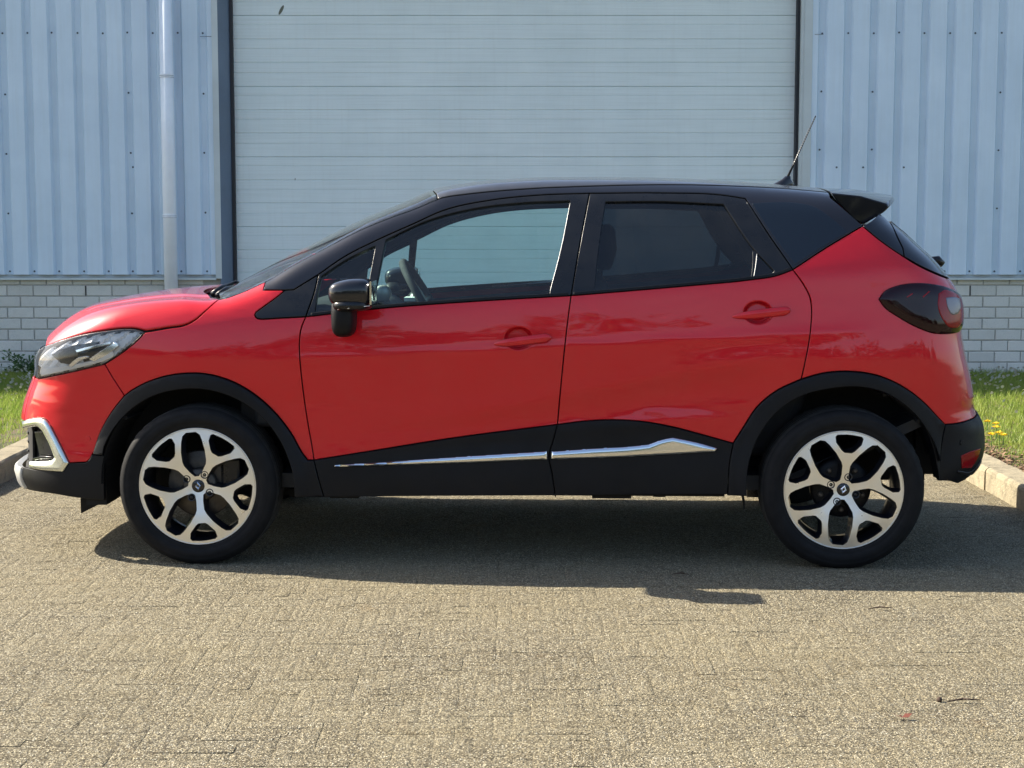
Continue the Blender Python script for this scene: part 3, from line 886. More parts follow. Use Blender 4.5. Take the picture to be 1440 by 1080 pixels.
# ---- mirrors
def mirror_unit(s):
    r = empty('door_mirror', parent=car)
    c = on_plane(495, 411, -.975)
    bm = bmesh.new(); bmesh.ops.create_cube(bm, size=1)
    bmesh.ops.subdivide_edges(bm, edges=bm.edges[:], cuts=5, use_grid_fill=True)
    for v in bm.verts:
        x, y, z = v.co*2
        pw_ = 5.0 if x > 0 else 2.6
        n = (abs(x)**pw_+abs(y)**3.0+abs(z)**3.4)**(1/3.4)
        m_ = max(abs(x),abs(y),abs(z))
        if n > 1e-6: x, y, z = x/n*m_, y/n*m_, z/n*m_
        tz = 1 - .16*(x < 0)*(-x) ; 
        z = z*tz - (.10*(1-(x+1)/2) if z > 0 else 0)
        if z < 0: x = x*(1-.0*z); 
        v.co = (c[0] + x*.092, (c[1] + y*.088), c[2]-.002 + z*.062)
    me = bpy.data.meshes.new('mirror_housing'); bm.to_mesh(me); bm.free()
    me.materials.append(M['gloss'])
    if s < 0:
        for v in me.vertices: v.co.y *= -1
        me.flip_normals()
    h = bpy.data.objects.new('mirror_housing', me); link(h, r); subsurf(h, 1)
    # lower band and foot
    def pill(name, px0, px1, py0, py1, y0, y1, mat, taper=.12):
        a = on_plane(px0, py0, (y0+y1)/2); b = on_plane(px1, py1, (y0+y1)/2)
        bm = bmesh.new(); bmesh.ops.create_cube(bm, size=1)
        bmesh.ops.subdivide_edges(bm, edges=bm.edges[:], cuts=4, use_grid_fill=True)
        for v in bm.verts:
            x, y, z = v.co*2
            n = (abs(x)**3.5+abs(y)**3.5+abs(z)**3.5)**(1/3.5); m_ = max(abs(x),abs(y),abs(z))
            if n > 1e-6: x, y, z = x/n*m_, y/n*m_, z/n*m_
            x *= 1 - taper*(z > 0)*0 + .0
            xx = (a[0]+b[0])/2 + x*(b[0]-a[0])/2*(1-taper*max(z,0)); yy = (y0+y1)/2 + y*(y1-y0)/2
            v.co = (xx, yy*(1 if s > 0 else -1), (a[2]+b[2])/2 + z*abs(a[2]-b[2])/2)
        me = bpy.data.meshes.new(name); bm.to_mesh(me); bm.free(); me.materials.append(mat)
        if s < 0: me.flip_normals()
        subsurf(link(bpy.data.objects.new(name, me), r), 1)
    pill('mirror_foot', 467, 501, 418, 474, -1.03, -.84, M['plastic'], -.06)
    pill('mirror_skirt', 469, 523, 420, 437, -1.07, -.88, M['satin'], .0)
    a = on_plane(474, 434, -1.045); b = on_plane(498, 431.5, -1.045); 
    t = MB(); sg = 1 if s > 0 else -1
    t.tube([(p[0], p[1]*sg, p[2]) for p in (on_plane(475,435.5,-1.05), on_plane(490,433.5,-1.066), on_plane(520,430,-1.05))], .0022, 6)
    t.build('mirror_trim', M['chrome'], r, True)
    g = MB(); g.box(c[0]+.080, c[0]+.0875, (c[1]-.085)*sg, (c[1]+.085)*sg, c[2]-.045, c[2]+.045)
    g.build('mirror_glass', M['chrome'], r)
mirror_unit(1); mirror_unit(-1)

# ---- door handles
def handle(par, px0, px1, lock, s):
    y0 = -.862 
    P = [on_plane(a, b, 0) for a, b in ()]
    x0 = px_xz(px0); x1 = px_xz(px1)
    n = 14; vs = []; fs = []; k_ = 12
    for i in range(n+1):
        t = i/n
        x = x0[0] + (x1[0]-x0[0])*t; z = x0[1] + (x1[1]-x0[1])*t
        yb = -float(-solve('side', [x0[0]+(x1[0]-x0[0])*t], [z+.055])[0][1])
        h = .0035 + .0155*min(1, (t/.35))**.55 * (1 if t < .93 else math.sqrt(max(0, 1-((t-.93)/.07)**2))*.85+.15)
        d = .010 + .028*math.sin(min(t/.45,1)*math.pi/2)
        cyy = yb - d*.55
        for k in range(k_):
            a = 2*math.pi*k/k_
            vs.append((x, (cyy + math.cos(a)*.011*min(1,.35+t*2))*(1 if s > 0 else -1), z + math.sin(a)*h*(1+.0*t)))
    for i in range(n):
        for k in range(k_):
            k2 = (k+1) % k_; fs.append((i*k_+k, (i+1)*k_+k, (i+1)*k_+k2, i*k_+k2))
    fs.append(tuple(range(k_))); fs.append(tuple(n*k_+k for k in range(k_))[::-1])
    if s < 0: fs = [f[::-1] for f in fs]
    o = mesh_obj('handle', vs, fs, M['red'], par)
    bm = bmesh.new(); bm.from_mesh(o.data); bmesh.ops.recalc_face_normals(bm, faces=bm.faces); bm.to_mesh(o.data); bm.free()
    o.data.polygons.foreach_set('use_smooth', [True]*len(o.data.polygons)); subsurf(o, 1)
    if lock:
        q = px_xz(lock); yb = float(solve('side', [q[0]], [q[1]+.02])[0][1])
        l = MB(); l.lathe_y([(0,-.002),(.0045,-.002),(.0055,.003)], 16, (q[0], (yb-.024), q[1]))
        l.build('lock', M['silverp'], par)
        l = MB(); l.box(q[0]-.048, q[0]-.036, yb-.0235, yb-.015, q[1]-.008, q[1]-.002); l.build('handle_button', M['dark'], par)
for s in (1, -1):
    handle(fd, (694,484), (776,474), (769,475.5) if s > 0 else None, s)
    handle(rd, (1029,445.5), (1112,436), None, s)
# ------------------------------------------------------------------ wheels, running gear, cabin
WX, TR, RZ = 1.309, .3275, .322
def poly_rot(p, a):
    c, s = math.cos(a), math.sin(a); return np.stack([p[:,0]*c-p[:,1]*s, p[:,0]*s+p[:,1]*c], -1)
RR = .236
big_h = np.array([(.175,.035),(.25,.105),(.375,.188),(.45,.205),(.62,.205),(.80,.178),(.89,.150),(.945,.085)])*RR
big = np.vstack([big_h, big_h[::-1]*np.array([1,-1])])
sm_h = np.array([(.645,.060),(.675,.105),(.80,.215),(.90,.235),(.935,.205),(.952,.05)])*RR
small = np.vstack([sm_h, sm_h[::-1]*np.array([1,-1])])
def dens(P, step=.006):
    out = []
    for a, b in zip(P, np.roll(P,-1,0)):
        n = max(1, int(np.linalg.norm(b-a)/step)); out += [a+(b-a)*t for t in np.arange(n)/n]
    return np.array(out)
def rim_face(x):      # axial set-back of the face (towards the car) at radius r
    r = x/RR
    return -.006*np.exp(-((r-.72)/.22)**2) + .016*np.clip(1-r/.5,0,1)**1.2 + .004
def wheel_mesh(rot, nuts):
    """face of the rim with its ten openings; local frame: y towards the car"""
    ang = np.linspace(0, 2*math.pi, 120, endpoint=False)
    outer = np.stack([np.cos(ang), np.sin(ang)], -1)*RR
    holes = []
    for k in range(5):
        holes.append(dens(poly_rot(small, rot + k*2*math.pi/5)))
        holes.append(dens(poly_rot(big, rot + (k+.5)*2*math.pi/5)))
    V, Fc, loops = fill(outer, [shrink(h, -.0008) for h in holes], .012)
    r = np.hypot(V[:,0], V[:,1])
    ys = rim_face(r)
    verts = [(v[0], y, v[1]) for v, y in zip(V, ys)]
    faces = []
    for t in Fc:
        a,b,c = [np.array(verts[i]) for i in t]
        faces.append(tuple(t) if np.cross(b-a,c-a)[1] < 0 else tuple(t[::-1]))
    bright = (verts, faces)
    # dark pockets: walls of each opening, flared inwards
    pv, pf = [], []
    for h, ids in zip(holes, loops[1:]):
        L = V[ids]; n = len(ids)
        b0 = len(pv)
        c = L.mean(0)
        for dep, sh in ((0,0),(.004,-.0012),(.022,.004),(.050,.010)):
            Q = shrink(L, sh)
            rr = np.hypot(L[:,0], L[:,1])
            for q, y in zip(Q, rim_face(rr)): pv.append((q[0], y+dep+(0 if dep else .0002), q[1]))
        for k in range(3):
            for i in range(n):
                j = (i+1) % n; pf.append((b0+k*n+i, b0+k*n+j, b0+(k+1)*n+j, b0+(k+1)*n+i))
    return bright, (pv, pf)
def make_wheel(name, loc, rot, nuts, s, rear):
    w_ = empty(name, loc, 0 if s > 0 else math.pi, car)
    (bv, bf), (pv, pf) = wheel_mesh(rot, nuts)
    o = mesh_obj('rim_face', bv, bf, M['rimface'], w_)
    o.data.polygons.foreach_set('use_smooth', [True]*len(bf))
    o = mesh_obj('rim_pocket', pv, pf, M['rimdark'], w_)
    bm = bmesh.new(); bm.from_mesh(o.data); bmesh.ops.recalc_face_normals(bm, faces=bm.faces); bm.to_mesh(o.data); bm.free(); autosmooth(o, 50)
    mb = MB(); mb.lathe_y([(RR,.004),(RR+.0035,.0015),(RR+.0055,.004),(RR+.005,.010)], 96); o = mb.build('rim_edge', M['rimface'], w_, True)
    mb = MB(); mb.lathe_y([(RR+.004,.010),(RR-.008,.030),(RR-.022,.050),(RR-.026,.120),(RR-.022,.17),(RR-.006,.19)], 72); mb.build('rim_barrel', M['rimdark'], w_, True)
    # tyre
    pr = [(.2385,.012),(.243,.000),(.252,-.0045),(.258,-.0035),(.262,-.0072),(.275,-.0105),(.290,-.0105),(.2935,-.0085),(.297,-.0095),(.306,-.0050),(.314,.001),(.3195,.008),(.3235,.016)]
    tr_ = [(.3235,.016),(.3265,.026),(.3275,.040)]
    y = .050
    for g in range(4):
        tr_ += [(.3275,y),(.3205,y+.002),(.3205,y+.009),(.3275,y+.011)]; y += .034
    tr_ += [(.3275,.178),(.3235,.196)]
    bk = [(.3235,.196),(.314,.210),(.290,.216),(.262,.212),(.2385,.198)]
    zs = RZ - TR
    def squash(o):
        for v in o.data.vertices:
            if v.co.z < -.3205: v.co.z = -.3215
    mb = MB(); mb.lathe_y(pr, 128); o = mb.build('sidewall', M['rubber'], w_, True); squash(o)
    mb = MB(); mb.lathe_y(tr_, 160)
    # tread blocks: cross grooves cut as alternate radial steps on the shoulders
    o = mb.build('tread', M['tread'], w_, True); squash(o)
    for v in o.data.vertices:
        r = math.hypot(v.co.x, v.co.z); a = math.atan2(v.co.z, v.co.x)
        if (v.co.y < .045 or v.co.y > .170) and int((a+math.pi)/(2*math.pi)*160+.5) % 4 == 0 and v.co.z > -.315:
            v.co.x *= 1-.004/r; v.co.z *= 1-.004/r
    mb = MB(); mb.lathe_y(bk, 64); mb.build('sidewall', M['rubber'], w_, True)
    # nuts, cap and badge
    for a in nuts:
        a = R(a); c = (math.cos(a)*.0545, 0, math.sin(a)*.0545)
        yb = float(rim_face(np.array([.0545]))[0])
        mb = MB(); mb.lathe_y([(.0165,yb+.001),(.0160,yb-.0025),(.0125,yb-.0025),(.0115,yb+.008),(0,yb+.008)], 20, c); mb.build('nut_socket', M['rimdark'], w_, True)
        mb = MB(); mb.lathe_y([(.0078,yb+.007),(.0075,yb-.002),(.005,yb-.004),(.003,yb-.004),(.003,yb),(0,yb)], 6, c); mb.build('wheel_nut', M['satin'], w_)
    yc = float(rim_face(np.array([0.]))[0])
    mb = MB(); mb.lathe_y([(.0275,yc),(.026,yc-.006),(.022,yc-.008),(0,yc-.009)], 40); cap = mb.build('centre_cap', M['gloss'], w_, True)
    a = R(8 if not rear else -16)
    def dia(sc): return [(math.cos(a)*x-math.sin(a)*z, math.sin(a)*x+math.cos(a)*z) for x, z in [(0,1.12*sc),(.74*sc,0),(0,-1.12*sc),(-.74*sc,0)]]
    d0, d1 = dia(.0165), dia(.0065); yy = yc-.0095; yt = yc-.0125
    dm = dia(.0115); vs = [(x,yy,z) for x,z in d0]+[(x,yt,z) for x,z in dm]+[(x,yy,z) for x,z in d1]
    fs = [(i,(i+1)%4,4+(i+1)%4,4+i) for i in range(4)]+[(4+i,4+(i+1)%4,8+(i+1)%4,8+i) for i in range(4)]
    mesh_obj('diamond_badge', vs, fs, M['chrome'], cap)
    mb = MB()
    if not rear:
        mb.lathe_y([(.07,.075),(.135,.075),(.138,.078),(.138,.095),(.135,.098),(.07,.098)], 64); mb.lathe_y([(0,.035),(.06,.035),(.07,.045),(.07,.1)], 40)
        mb.build('brake_disc', M['steel'], w_, True)
        mb = MB(); mb.box(.085,.165,.055,.13,-.02,.11); o = mb.build('brake_caliper', M['satin'], w_); bevel(o,.012,2)
    else:
        mb.lathe_y([(0,.06),(.09,.06),(.115,.066),(.122,.075),(.122,.12),(0,.12)], 56)
        mb.build('brake_drum', M['plastic'], w_, True)
        for k in range(5):
            aa = R(90+72*k+ 36); cx, cz = math.cos(aa)*.088, math.sin(aa)*.088
            mb = MB(); mb.lathe_y([(.011,.064),(.011,.050),(.006,.046),(0,.046)], 10, (cx,0,cz))
            mb.build('drum_stud', M['steel'], w_)
    return w_
ROTF, ROTR = R(-84), R(85)
for s in (1, -1):
    make_wheel('front_wheel', (-WX, -.868*s, RZ), ROTF, (148,59,-29,-120), s, False)
    make_wheel('rear_wheel', (WX, -.868*s, RZ), ROTR, (158,70,-21,-117), s, True)
# wheel wells
for cx in (-WX, WX):
    for s in (1, -1):
        mb = MB(); n = 40; r0 = .405
        vs = []; 
        for i in range(n+1):
            a = R(14 if cx > 0 else 0) + (math.pi+R(-10 if cx > 0 else 2))*i/n
            for yy in (-.835, -.50): vs.append((cx + r0*math.cos(a), yy*s, RZ+.015 + r0*math.sin(a)))
        mb.add(vs, [(2*i,2*i+1,2*i+3,2*i+2) for i in range(n)])
        # inner wall
        vs = [(cx, -.50*s, RZ+.1)] + [(cx + r0*math.cos(R(12)+(math.pi-R(24))*i/n), -.50*s, RZ+.015 + r0*math.sin(R(12)+(math.pi-R(24))*i/n)) for i in range(n+1)]
        mb.add(vs, [(0,i+1,i+2) for i in range(n)])
        for k in range(5):
            a = R(40+25*k); mb.tube([(cx+.40*math.cos(a), -.80*s, RZ+.015+.40*math.sin(a)),(cx+.40*math.cos(a), -.55*s, RZ+.015+.40*math.sin(a))], .008, 6)
        mb.build('wheel_liner', M['dark'], car)
# floor pan, with hidden boxes added to stop sun leaking through
mb = MB()
mb.box(-.85, .86, -.835, .835, .305, .34); mb.box(-2.03,-1.88,-.50,.50,.24,.60)
mb.box(-.90, .86, -.58, .58, .245, .30)
mb.box(-1.90, -.90, -.46, .46, .22, .62)
mb.box(.86, 1.72, -.46, .46, .30, .60)
mb.box(-1.90, -1.72, -.62, .62, .24, .62); mb.box(-1.80, -1.715, -.76, .76, .225, .50)
mb.box(1.66, 1.80, -.55, .55, .34, .56)
mb.box(-.78,-.66,-.78,-.70,.262,.30); mb.box(.30,.46,-.78,-.70,.268,.30); mb.box(.55,.60,-.78,-.70,.275,.30); mb.box(-.98,-.80,-.6,-.4,.235,.27)
o = mb.build('underbody_and_blockers', M['dark'], car)
mb = MB(); mb.tube([(.86,.25,.24),(1.3,.3,.25),(1.75,.35,.27)], .03, 10); mb.tube([(1.45,.42,.28),(1.8,.42,.28)], .08, 14); mb.tube([(-1.0,.1,.24),(.86,.25,.22)], .028, 8)
mb.build('exhaust', M['steel'], car, True)
mb = MB(); mb.tube([(-WX,-.7,RZ),(-WX,.7,RZ)], .03, 10); mb.tube([(WX,-.7,RZ-.0),(WX,.7,RZ-.0)], .035, 10); mb.build('axle', M['satin'], car)
# flap under the nose and the strap ahead of the rear wheel
a0, a1, a2 = on_plane(113,701,-.62), on_plane(114,722,-.62), on_plane(152,703,-.62)
mb = MB(); mb.add([(a0[0],-.62,a0[2]+.02),(a1[0],-.62,a1[2]),(a2[0],-.62,a2[2]),(a2[0],-.62,a2[2]+.03),(a0[0],-.60,a0[2]+.02),(a1[0],-.60,a1[2]),(a2[0],-.60,a2[2]),(a2[0],-.60,a2[2]+.03)], [(0,1,2,3),(7,6,5,4),(0,4,5,1),(1,5,6,2),(2,6,7,3),(3,7,4,0)])
mb.build('air_deflector', M['plastic'], car)
b0, b1 = on_plane(1043,690,-.7), on_plane(1046.5,716,-.7)
mb = MB(); mb.tube([b0, (b0+b1)/2+np.array([.002,0,0]), b1], [.006,.006,.003], 6); mb.build('brake_hose', M['satin'], car)
mb = MB()
c0 = on_plane(1072,690,-.55); mb.box(c0[0]-.07, c0[0]+.10, -.60, -.45, c0[2]-.02, c0[2]+.08); mb.build('trailing_arm', M['satin'], car)

# ---- cabin
cb = empty('cabin', parent=car)
def tub(name, pts, y0, y1, mat, par=None, bv=.02):
    n = len(pts); vs = [(p[0], y0, p[1]) for p in pts]+[(p[0], y1, p[1]) for p in pts]
    fs = [tuple(range(n)), tuple(range(n,2*n))[::-1]]+[(i,i+n,(i+1)%n+n,(i+1)%n) for i in range(n)]
    o = mesh_obj(name, vs, fs, mat, par or cb)
    bm = bmesh.new(); bm.from_mesh(o.data); bmesh.ops.recalc_face_normals(bm, faces=bm.faces); bm.to_mesh(o.data); bm.free()
    if bv: bevel(o, bv, 3, 25); autosmooth(o, 40)
    return o
tub('floor', [(-1.1,.30),(1.1,.30),(1.75,.62),(1.75,.66),(1.1,.36),(-1.1,.36)], -.74, .74, M['interior'], bv=0)
tub('firewall', [(-1.15,.3),(-1.08,.3),(-1.08,.98),(-1.15,.98)], -.74, .74, M['dark'], bv=0)
tub('dashboard', [(-1.10,.55),(-.62,.55),(-.56,.80),(-.58,.96),(-.66,1.035),(-.80,1.06),(-.95,1.05),(-1.10,1.0)], -.745, .745, M['interior'])
tub('instrument_hood', [(-.76,1.03),(-.58,1.02),(-.60,1.085),(-.68,1.10)], -.54, -.20, M['interior'])
for yc in (-.37, .37):
    st = empty('front_seat', parent=cb)
    tub('cushion', [(-.42,.42),(.12,.42),(.15,.52),(.08,.60),(-.38,.66),(-.45,.60)], yc-.25, yc+.25, M['seat'], st, .05)
    tub('backrest', [(.06,.52),(.20,.50),(.36,1.0),(.37,1.15),(.31,1.18),(.24,1.14),(.18,.95)], yc-.24, yc+.24, M['seat'], st, .05)
    tub('headrest', [(.30,1.20),(.38,1.19),(.405,1.28),(.395,1.37),(.36,1.395),(.32,1.36),(.30,1.27)], yc-.125, yc+.125, M['seat'], st, .03)
    mb = MB(); mb.tube([(.335,yc-.05,1.12),(.345,yc-.05,1.24)], .006, 8); mb.tube([(.335,yc+.05,1.12),(.345,yc+.05,1.24)], .006, 8); mb.build('headrest_post', M['chrome'], st)
tub('rear_bench', [(.62,.42),(1.10,.42),(1.32,1.0),(1.30,1.10),(1.22,1.08),(1.02,.62),(.64,.64)], -.62, .62, M['seat'], bv=.05)
for yc in (-.38, .38): tub('rear_headrest', [(1.24,1.10),(1.33,1.10),(1.36,1.24),(1.30,1.27),(1.25,1.22)], yc-.12, yc+.12, M['seat'], bv=.03)
# steering wheel: top seen at (563,372), foot near (600,420)
wt = on_plane(567,369,-.37); wb = on_plane(607,436,-.37)
ctr = (wt+wb)/2; ax = (wt-wb); rad = max(.18, np.linalg.norm(ax)/2)
ax = ax/np.linalg.norm(ax); rad = .185; ctr = wt - ax*rad
mb = MB(); nseg = 40; ring = []
for i in range(nseg+1):
    a = 2*math.pi*i/nseg; ring.append(ctr + ax*rad*math.cos(a) + np.array([0,1,0])*rad*math.sin(a))
mb.tube(ring, .0165, 10, False); swo = mb.build('steering_wheel', M['seat'], cb, True)
nrm = np.cross(ax, [0,1,0]); nrm = nrm if nrm[0] < 0 else -nrm
mb = MB()
for a in (0, math.pi/2, math.pi, 3*math.pi/2):
    mb.tube([ctr+nrm*.03, ctr + ax*rad*.97*math.cos(a+math.pi/2)+np.array([0,1,0])*rad*.97*math.sin(a+math.pi/2)], .013, 8)
mb.tube([ctr+nrm*.0, ctr+nrm*.07], [.07,.05], 16); mb.tube([ctr+nrm*.06, ctr+nrm*.3], .03, 10)
mb.build('wheel_spoke', M['satin'], swo, True)
p_ = on_plane(577,419,-.45); mb = MB(); mb.box(p_[0]-.022,p_[0]+.026,-.50,-.40,p_[2]-.012,p_[2]+.004)
o = mb.build('paper_note', M['white_paper'], cb); 
q_ = on_plane(540,412,-.60); mb = MB(); mb.lathe_y([(.0,-.01),(.03,-.01),(.036,0),(.036,.02)], 20, (q_[0],-.66,q_[2])); mb.build('air_vent', M['silverp'], cb, True)
# door linings behind the red skins
dl = join(K((432,452),(800,424),(1100,398)), K((1100,398),(1120,440),(1110,520)), K((1110,520),(1020,610),(1010,640)), K((1010,640),(460,640)), K((460,640),(440,560),(432,452)))
patch('door_lining', dl, M['interior'], cb, off=-.055, gap=0, flange=.004, mirror=True, step=.06)
patch('headliner', shrink(join(half, half[::-1]*np.array([1,-1])), .01), M['interior'], cb, chart='top', off=-.035, gap=0, flange=.002, step=.08)

# ---- small outside parts
wp = MB()
a = [on_plane(300,414,-.45), on_plane(312,404,-.38), on_plane(330,397,-.30)]
wp.tube([a[0], a[1], a[2]], [.016,.011,.007], 8); wp.build('wiper_arm', M['satin'], car, True); wp = MB(); wp.tube([on_plane(306,416,-.55), on_plane(318,406,-.48), on_plane(334,401.5,-.36)], [.014,.010,.006], 8)
wp.build('wiper_arm', M['satin'], car, True)
wp = MB(); wp.tube([on_plane(318,404,-.3), on_plane(332,396,-.3), on_plane(338,399,-.3)], .007, 8); wp.build('wiper_link', M['satin'], car, True)
an = empty('aerial', parent=car)
b0 = on_plane(1097,259,0.0); z0 = float(solve('top', [b0[0]], [0.0])[0][2])
tp = on_plane(1147,163,0.0)
mb = MB(); rad = [(0,.055,.02),(.012,.045,.018),(.03,.022,.012),(.045,.012,.009)]
vs = []; n = 16
for i, (h, rx, ry) in enumerate(rad):
    for k in range(n):
        t = 2*math.pi*k/n; vs.append((b0[0]+.012+h*.5 + rx*math.cos(t) - (.012 if i == 0 else 0), ry*math.sin(t), z0+h-.004))
mb.add(vs, [(i*n+k, i*n+(k+1)%n, (i+1)*n+(k+1)%n, (i+1)*n+k) for i in range(3) for k in range(n)]+[tuple(3*n+k for k in range(n))])
mb.build('aerial_base', M['gloss'], an, True)
st = np.array([b0[0]+.034, 0, z0+.038]); mb = MB(); mb.tube([st, st+(tp-st)*.25, tp], [.006,.0035,.0028], 8); rod = mb.build('aerial_rod', M['satin'], an, True)
mb = MB(); N = 150; d = (tp-st); L = np.linalg.norm(d); d = d/L; u = np.cross(d,[0,1,0]); v = np.array([0,1.,0])
mb.tube([st + d*L*(.18+.81*i/N) + (u*math.cos(i*.95)+v*math.sin(i*.95))*.0034 for i in range(N)], .0011, 4); mb.build('aerial_coil', M['silverp'], rod)
rw = on_plane(1319,368,0.0); mb = MB()
xg = float(solve('rear', [0.0], [1.16])[0][0])
mb.tube([on_plane(1306,365,0.), on_plane(1318,366,0.), on_plane(1326,372,0.)], [.012,.022,.014], 10); mb.tube([on_plane(1322,366,0.), on_plane(1322,367,.35)], .008, 8)
e_ = on_plane(1322,366,0.); mb.tube([(float(solve('rear', [0.0], [e_[2]])[0][0])-.02, 0, e_[2]), e_], [.018,.012], 8)
mb.build('rear_wiper', M['satin'], tg, True)
s_ = px_xz((124,617)); p = solve('side', [s_[0]], [s_[1]])[0]; 
th = np.linspace(0,2*math.pi,20,endpoint=False)
patch('parking_sensor', np.stack([s_[0]+.011*np.cos(th), s_[1]+.011*np.sin(th)],-1), M['red'], fb, off=.0018, gap=0, bev=.001, flange=.004, mirror=True)
s_ = px_xz((1351,622)); patch('parking_sensor', np.stack([s_[0]+.008*np.cos(th), s_[1]+.011*np.sin(th)],-1), M['plastic'], rb, off=.009, gap=0, bev=.001, flange=.004, mirror=True)
# ------------------------------------------------------------------ the site
def wpt(px, py, Y=None, Z=None):
    u = (px-720)/F_PX; v = (540-py)/F_PX
    d = Vector((u, math.cos(PITCH)+v*math.sin(PITCH), -math.sin(PITCH)+v*math.cos(PITCH)))
    t = Y/d.y if Y is not None else (Z-CAM_H)/d.z
    return Vector((0,0,CAM_H)) + d*t
KL, KR = -2.75, 2.48          # kerb faces
YW, YD = 13.75, 13.86         # cladding face, roller door face
def mk_aggregate(name, pav=False):
    m = NM(name); c = m.co('Object')
    if pav:                                   # pavers share meshes: grain must follow the place
        g = m.n('ShaderNodeNewGeometry'); c = g.outputs['Position']
    v1 = m.n('ShaderNodeTexVoronoi'); v1.inputs['Scale'].default_value = 165; m.l(c, v1.inputs['Vector'])
    v2 = m.n('ShaderNodeTexVoronoi'); v2.inputs['Scale'].default_value = 95; m.l(c, v2.inputs['Vector'])
    fine = m.noise(c, 420, 2, .6); mid = m.noise(c, 60, 4, .6); big_ = m.noise(c, 1.1, 5, .6); med = m.noise(c, 9, 4, .6)
    sepc = m.n('ShaderNodeSeparateColor'); m.l(v1.outputs['Color'], sepc.inputs[0])
    stone = m.ramp(sepc.outputs[0], [(.0,(.10,.08,.045)),(.16,(.42,.35,.21)),(.45,(.68,.58,.37)),(.8,(.86,.77,.54)),(1.,(.95,.92,.78))])
    pit = m.ramp(v1.outputs['Distance'], [(.20,0),(.62,1)])
    col = m.mix(pit, stone, (.05,.042,.028))
    col = m.mix(m.ramp(mid, [(.50,0),(.66,.70)]), col, (.13,.10,.06))
    col = m.mix(m.ramp(big_, [(.3,0),(.7,.45)]), col, (.36,.30,.17))
    col = m.mix(m.ramp(med, [(.35,0),(.75,.28)]), col, (.38,.345,.25))
    rs = m.noise(c, 4.3, 3, .5)
    col = m.mix(m.ramp(rs, [(.66,0),(.76,.35)]), col, (.24,.15,.06))
    mp = m.n('ShaderNodeMapping'); mp.inputs['Scale'].default_value = (20, 62, 20); m.l(c, mp.inputs[0])
    ck = m.noise(mp.outputs[0], 1.0, 3, .6, .8)
    col = m.mix(m.ramp(ck, [(.58,0),(.69,.6)]), col, (.07,.055,.03))
    if pav:
        oi = m.n('ShaderNodeObjectInfo'); 
        col = m.mix(.10, col, m.ramp(oi.outputs['Random'], [(0,(.22,.19,.14)),(1,(.58,.52,.38))]))
    h = m.n('ShaderNodeMath', operation='MULTIPLY_ADD'); m.l(v1.outputs['Distance'], h.inputs[0]); h.inputs[1].default_value = -1.0; m.l(fine, h.inputs[2])
    n1 = m.bump(h.outputs[0], .016, 1.0); n2 = m.bump(v2.outputs['Distance'], .0035, .8, n1); n3 = m.bump(m.noise(c, 28, 3, .6), .012, .8, m.bump(mid, .006, .7, n2))
    m.set(Base_Color=col, Roughness=.88, Normal=n3, Specular_IOR_Level=.3)
    return m.m
M['agg'] = mk_aggregate('exposed_aggregate', False)
M['pav'] = mk_aggregate('weathered_paver', True)
def mk_soil():
    m = NM('soil_and_turf'); c = m.co()
    n = m.noise(c, 7, 6, .65); n2 = m.noise(c, 90, 4, .6)
    col = m.mix(m.ramp(n, [(.4,0),(.6,1)]), (.065,.085,.022), (.16,.12,.07))
    col = m.mix(m.ramp(n2, [(.4,0),(.7,.6)]), col, (.05,.035,.02))
    m.set(Base_Color=col, Roughness=.95, Normal=m.bump(n2, .02)); return m.m
M['soil'] = mk_soil()

# ground: one paved sheet, turf beyond it
def sheet(name, x0, x1, y0, y1, z, mat, kind='structure', nx=1, ny=1):
    vs = [(x0+(x1-x0)*i/nx, y0+(y1-y0)*j/ny, z) for j in range(ny+1) for i in range(nx+1)]
    fs = [(j*(nx+1)+i, j*(nx+1)+i+1, (j+1)*(nx+1)+i+1, (j+1)*(nx+1)+i) for j in range(ny) for i in range(nx)]
    o = mesh_obj(name, vs, fs, mat); tag(o, kind=kind); return o
terrain = sheet('terrain', -900, 900, -900, 900, -.05, M['soil'])
pave = sheet('pavement', -14, 14, -9, 13.9, -.0022, M['agg'])
# herringbone clay pavers, 200 x 50 mm
pw, pl = .0525, .21
def paver_mesh(w, l, h=.03, ch=.0016, in_=.010):
    a, b = w/2-.0002, l/2-.0003
    vs = [(-b,-a,-h),(b,-a,-h),(b,a,-h),(-b,a,-h),(-b,-a,-ch),(b,-a,-ch),(b,a,-ch),(-b,a,-ch),(-b+in_,-a+in_,0),(b-in_,-a+in_,0),(b-in_,a-in_,0),(-b+in_,a-in_,0)]
    fs = [(0,1,5,4),(1,2,6,5),(2,3,7,6),(3,0,4,7),(4,5,9,8),(5,6,10,9),(6,7,11,10),(7,4,8,11),(8,9,10,11)]
    return vs, fs
pvs, pfs = paver_mesh(pw, pl)
pm = bpy.data.meshes.new('paver'); pm.from_pydata(pvs, [], pfs); pm.update(); pm.materials.append(M['pav'])
rng = random.Random(3); spots = []
i0, i1 = int(-3.3/pw), int(3.3/pw); j0, j1 = int(3.75/pw), int(10.2/pw)
for j in range(j0, j1):
    for i in range(i0, i1):
        k = (i-j) % 8
        if k == 0: spots.append(((i+2)*pw, (j+.5)*pw, 0))
        elif k == 7: spots.append(((i+.5)*pw, (j+2)*pw, 1))
spots = [s for s in spots if KL+.12 < s[0] < KR-.12 or s[1] < 6]
def vis(s):      # in front of the lens
    return abs(s[0]) < s[1]*.33 and s[1] > 4.03
order = sorted([s for s in spots if vis(s)], key=lambda s: s[1])
single = order[:300]; rest = [s for s in spots if s not in set(single)]
def jit(r):
    d = rng.gauss(0, .00055)
    return (d, rng.gauss(0, .002), rng.gauss(0, .006), rng.gauss(0, .003)) if r else (d, rng.gauss(0, .009), rng.gauss(0, .001), rng.gauss(0, .003))
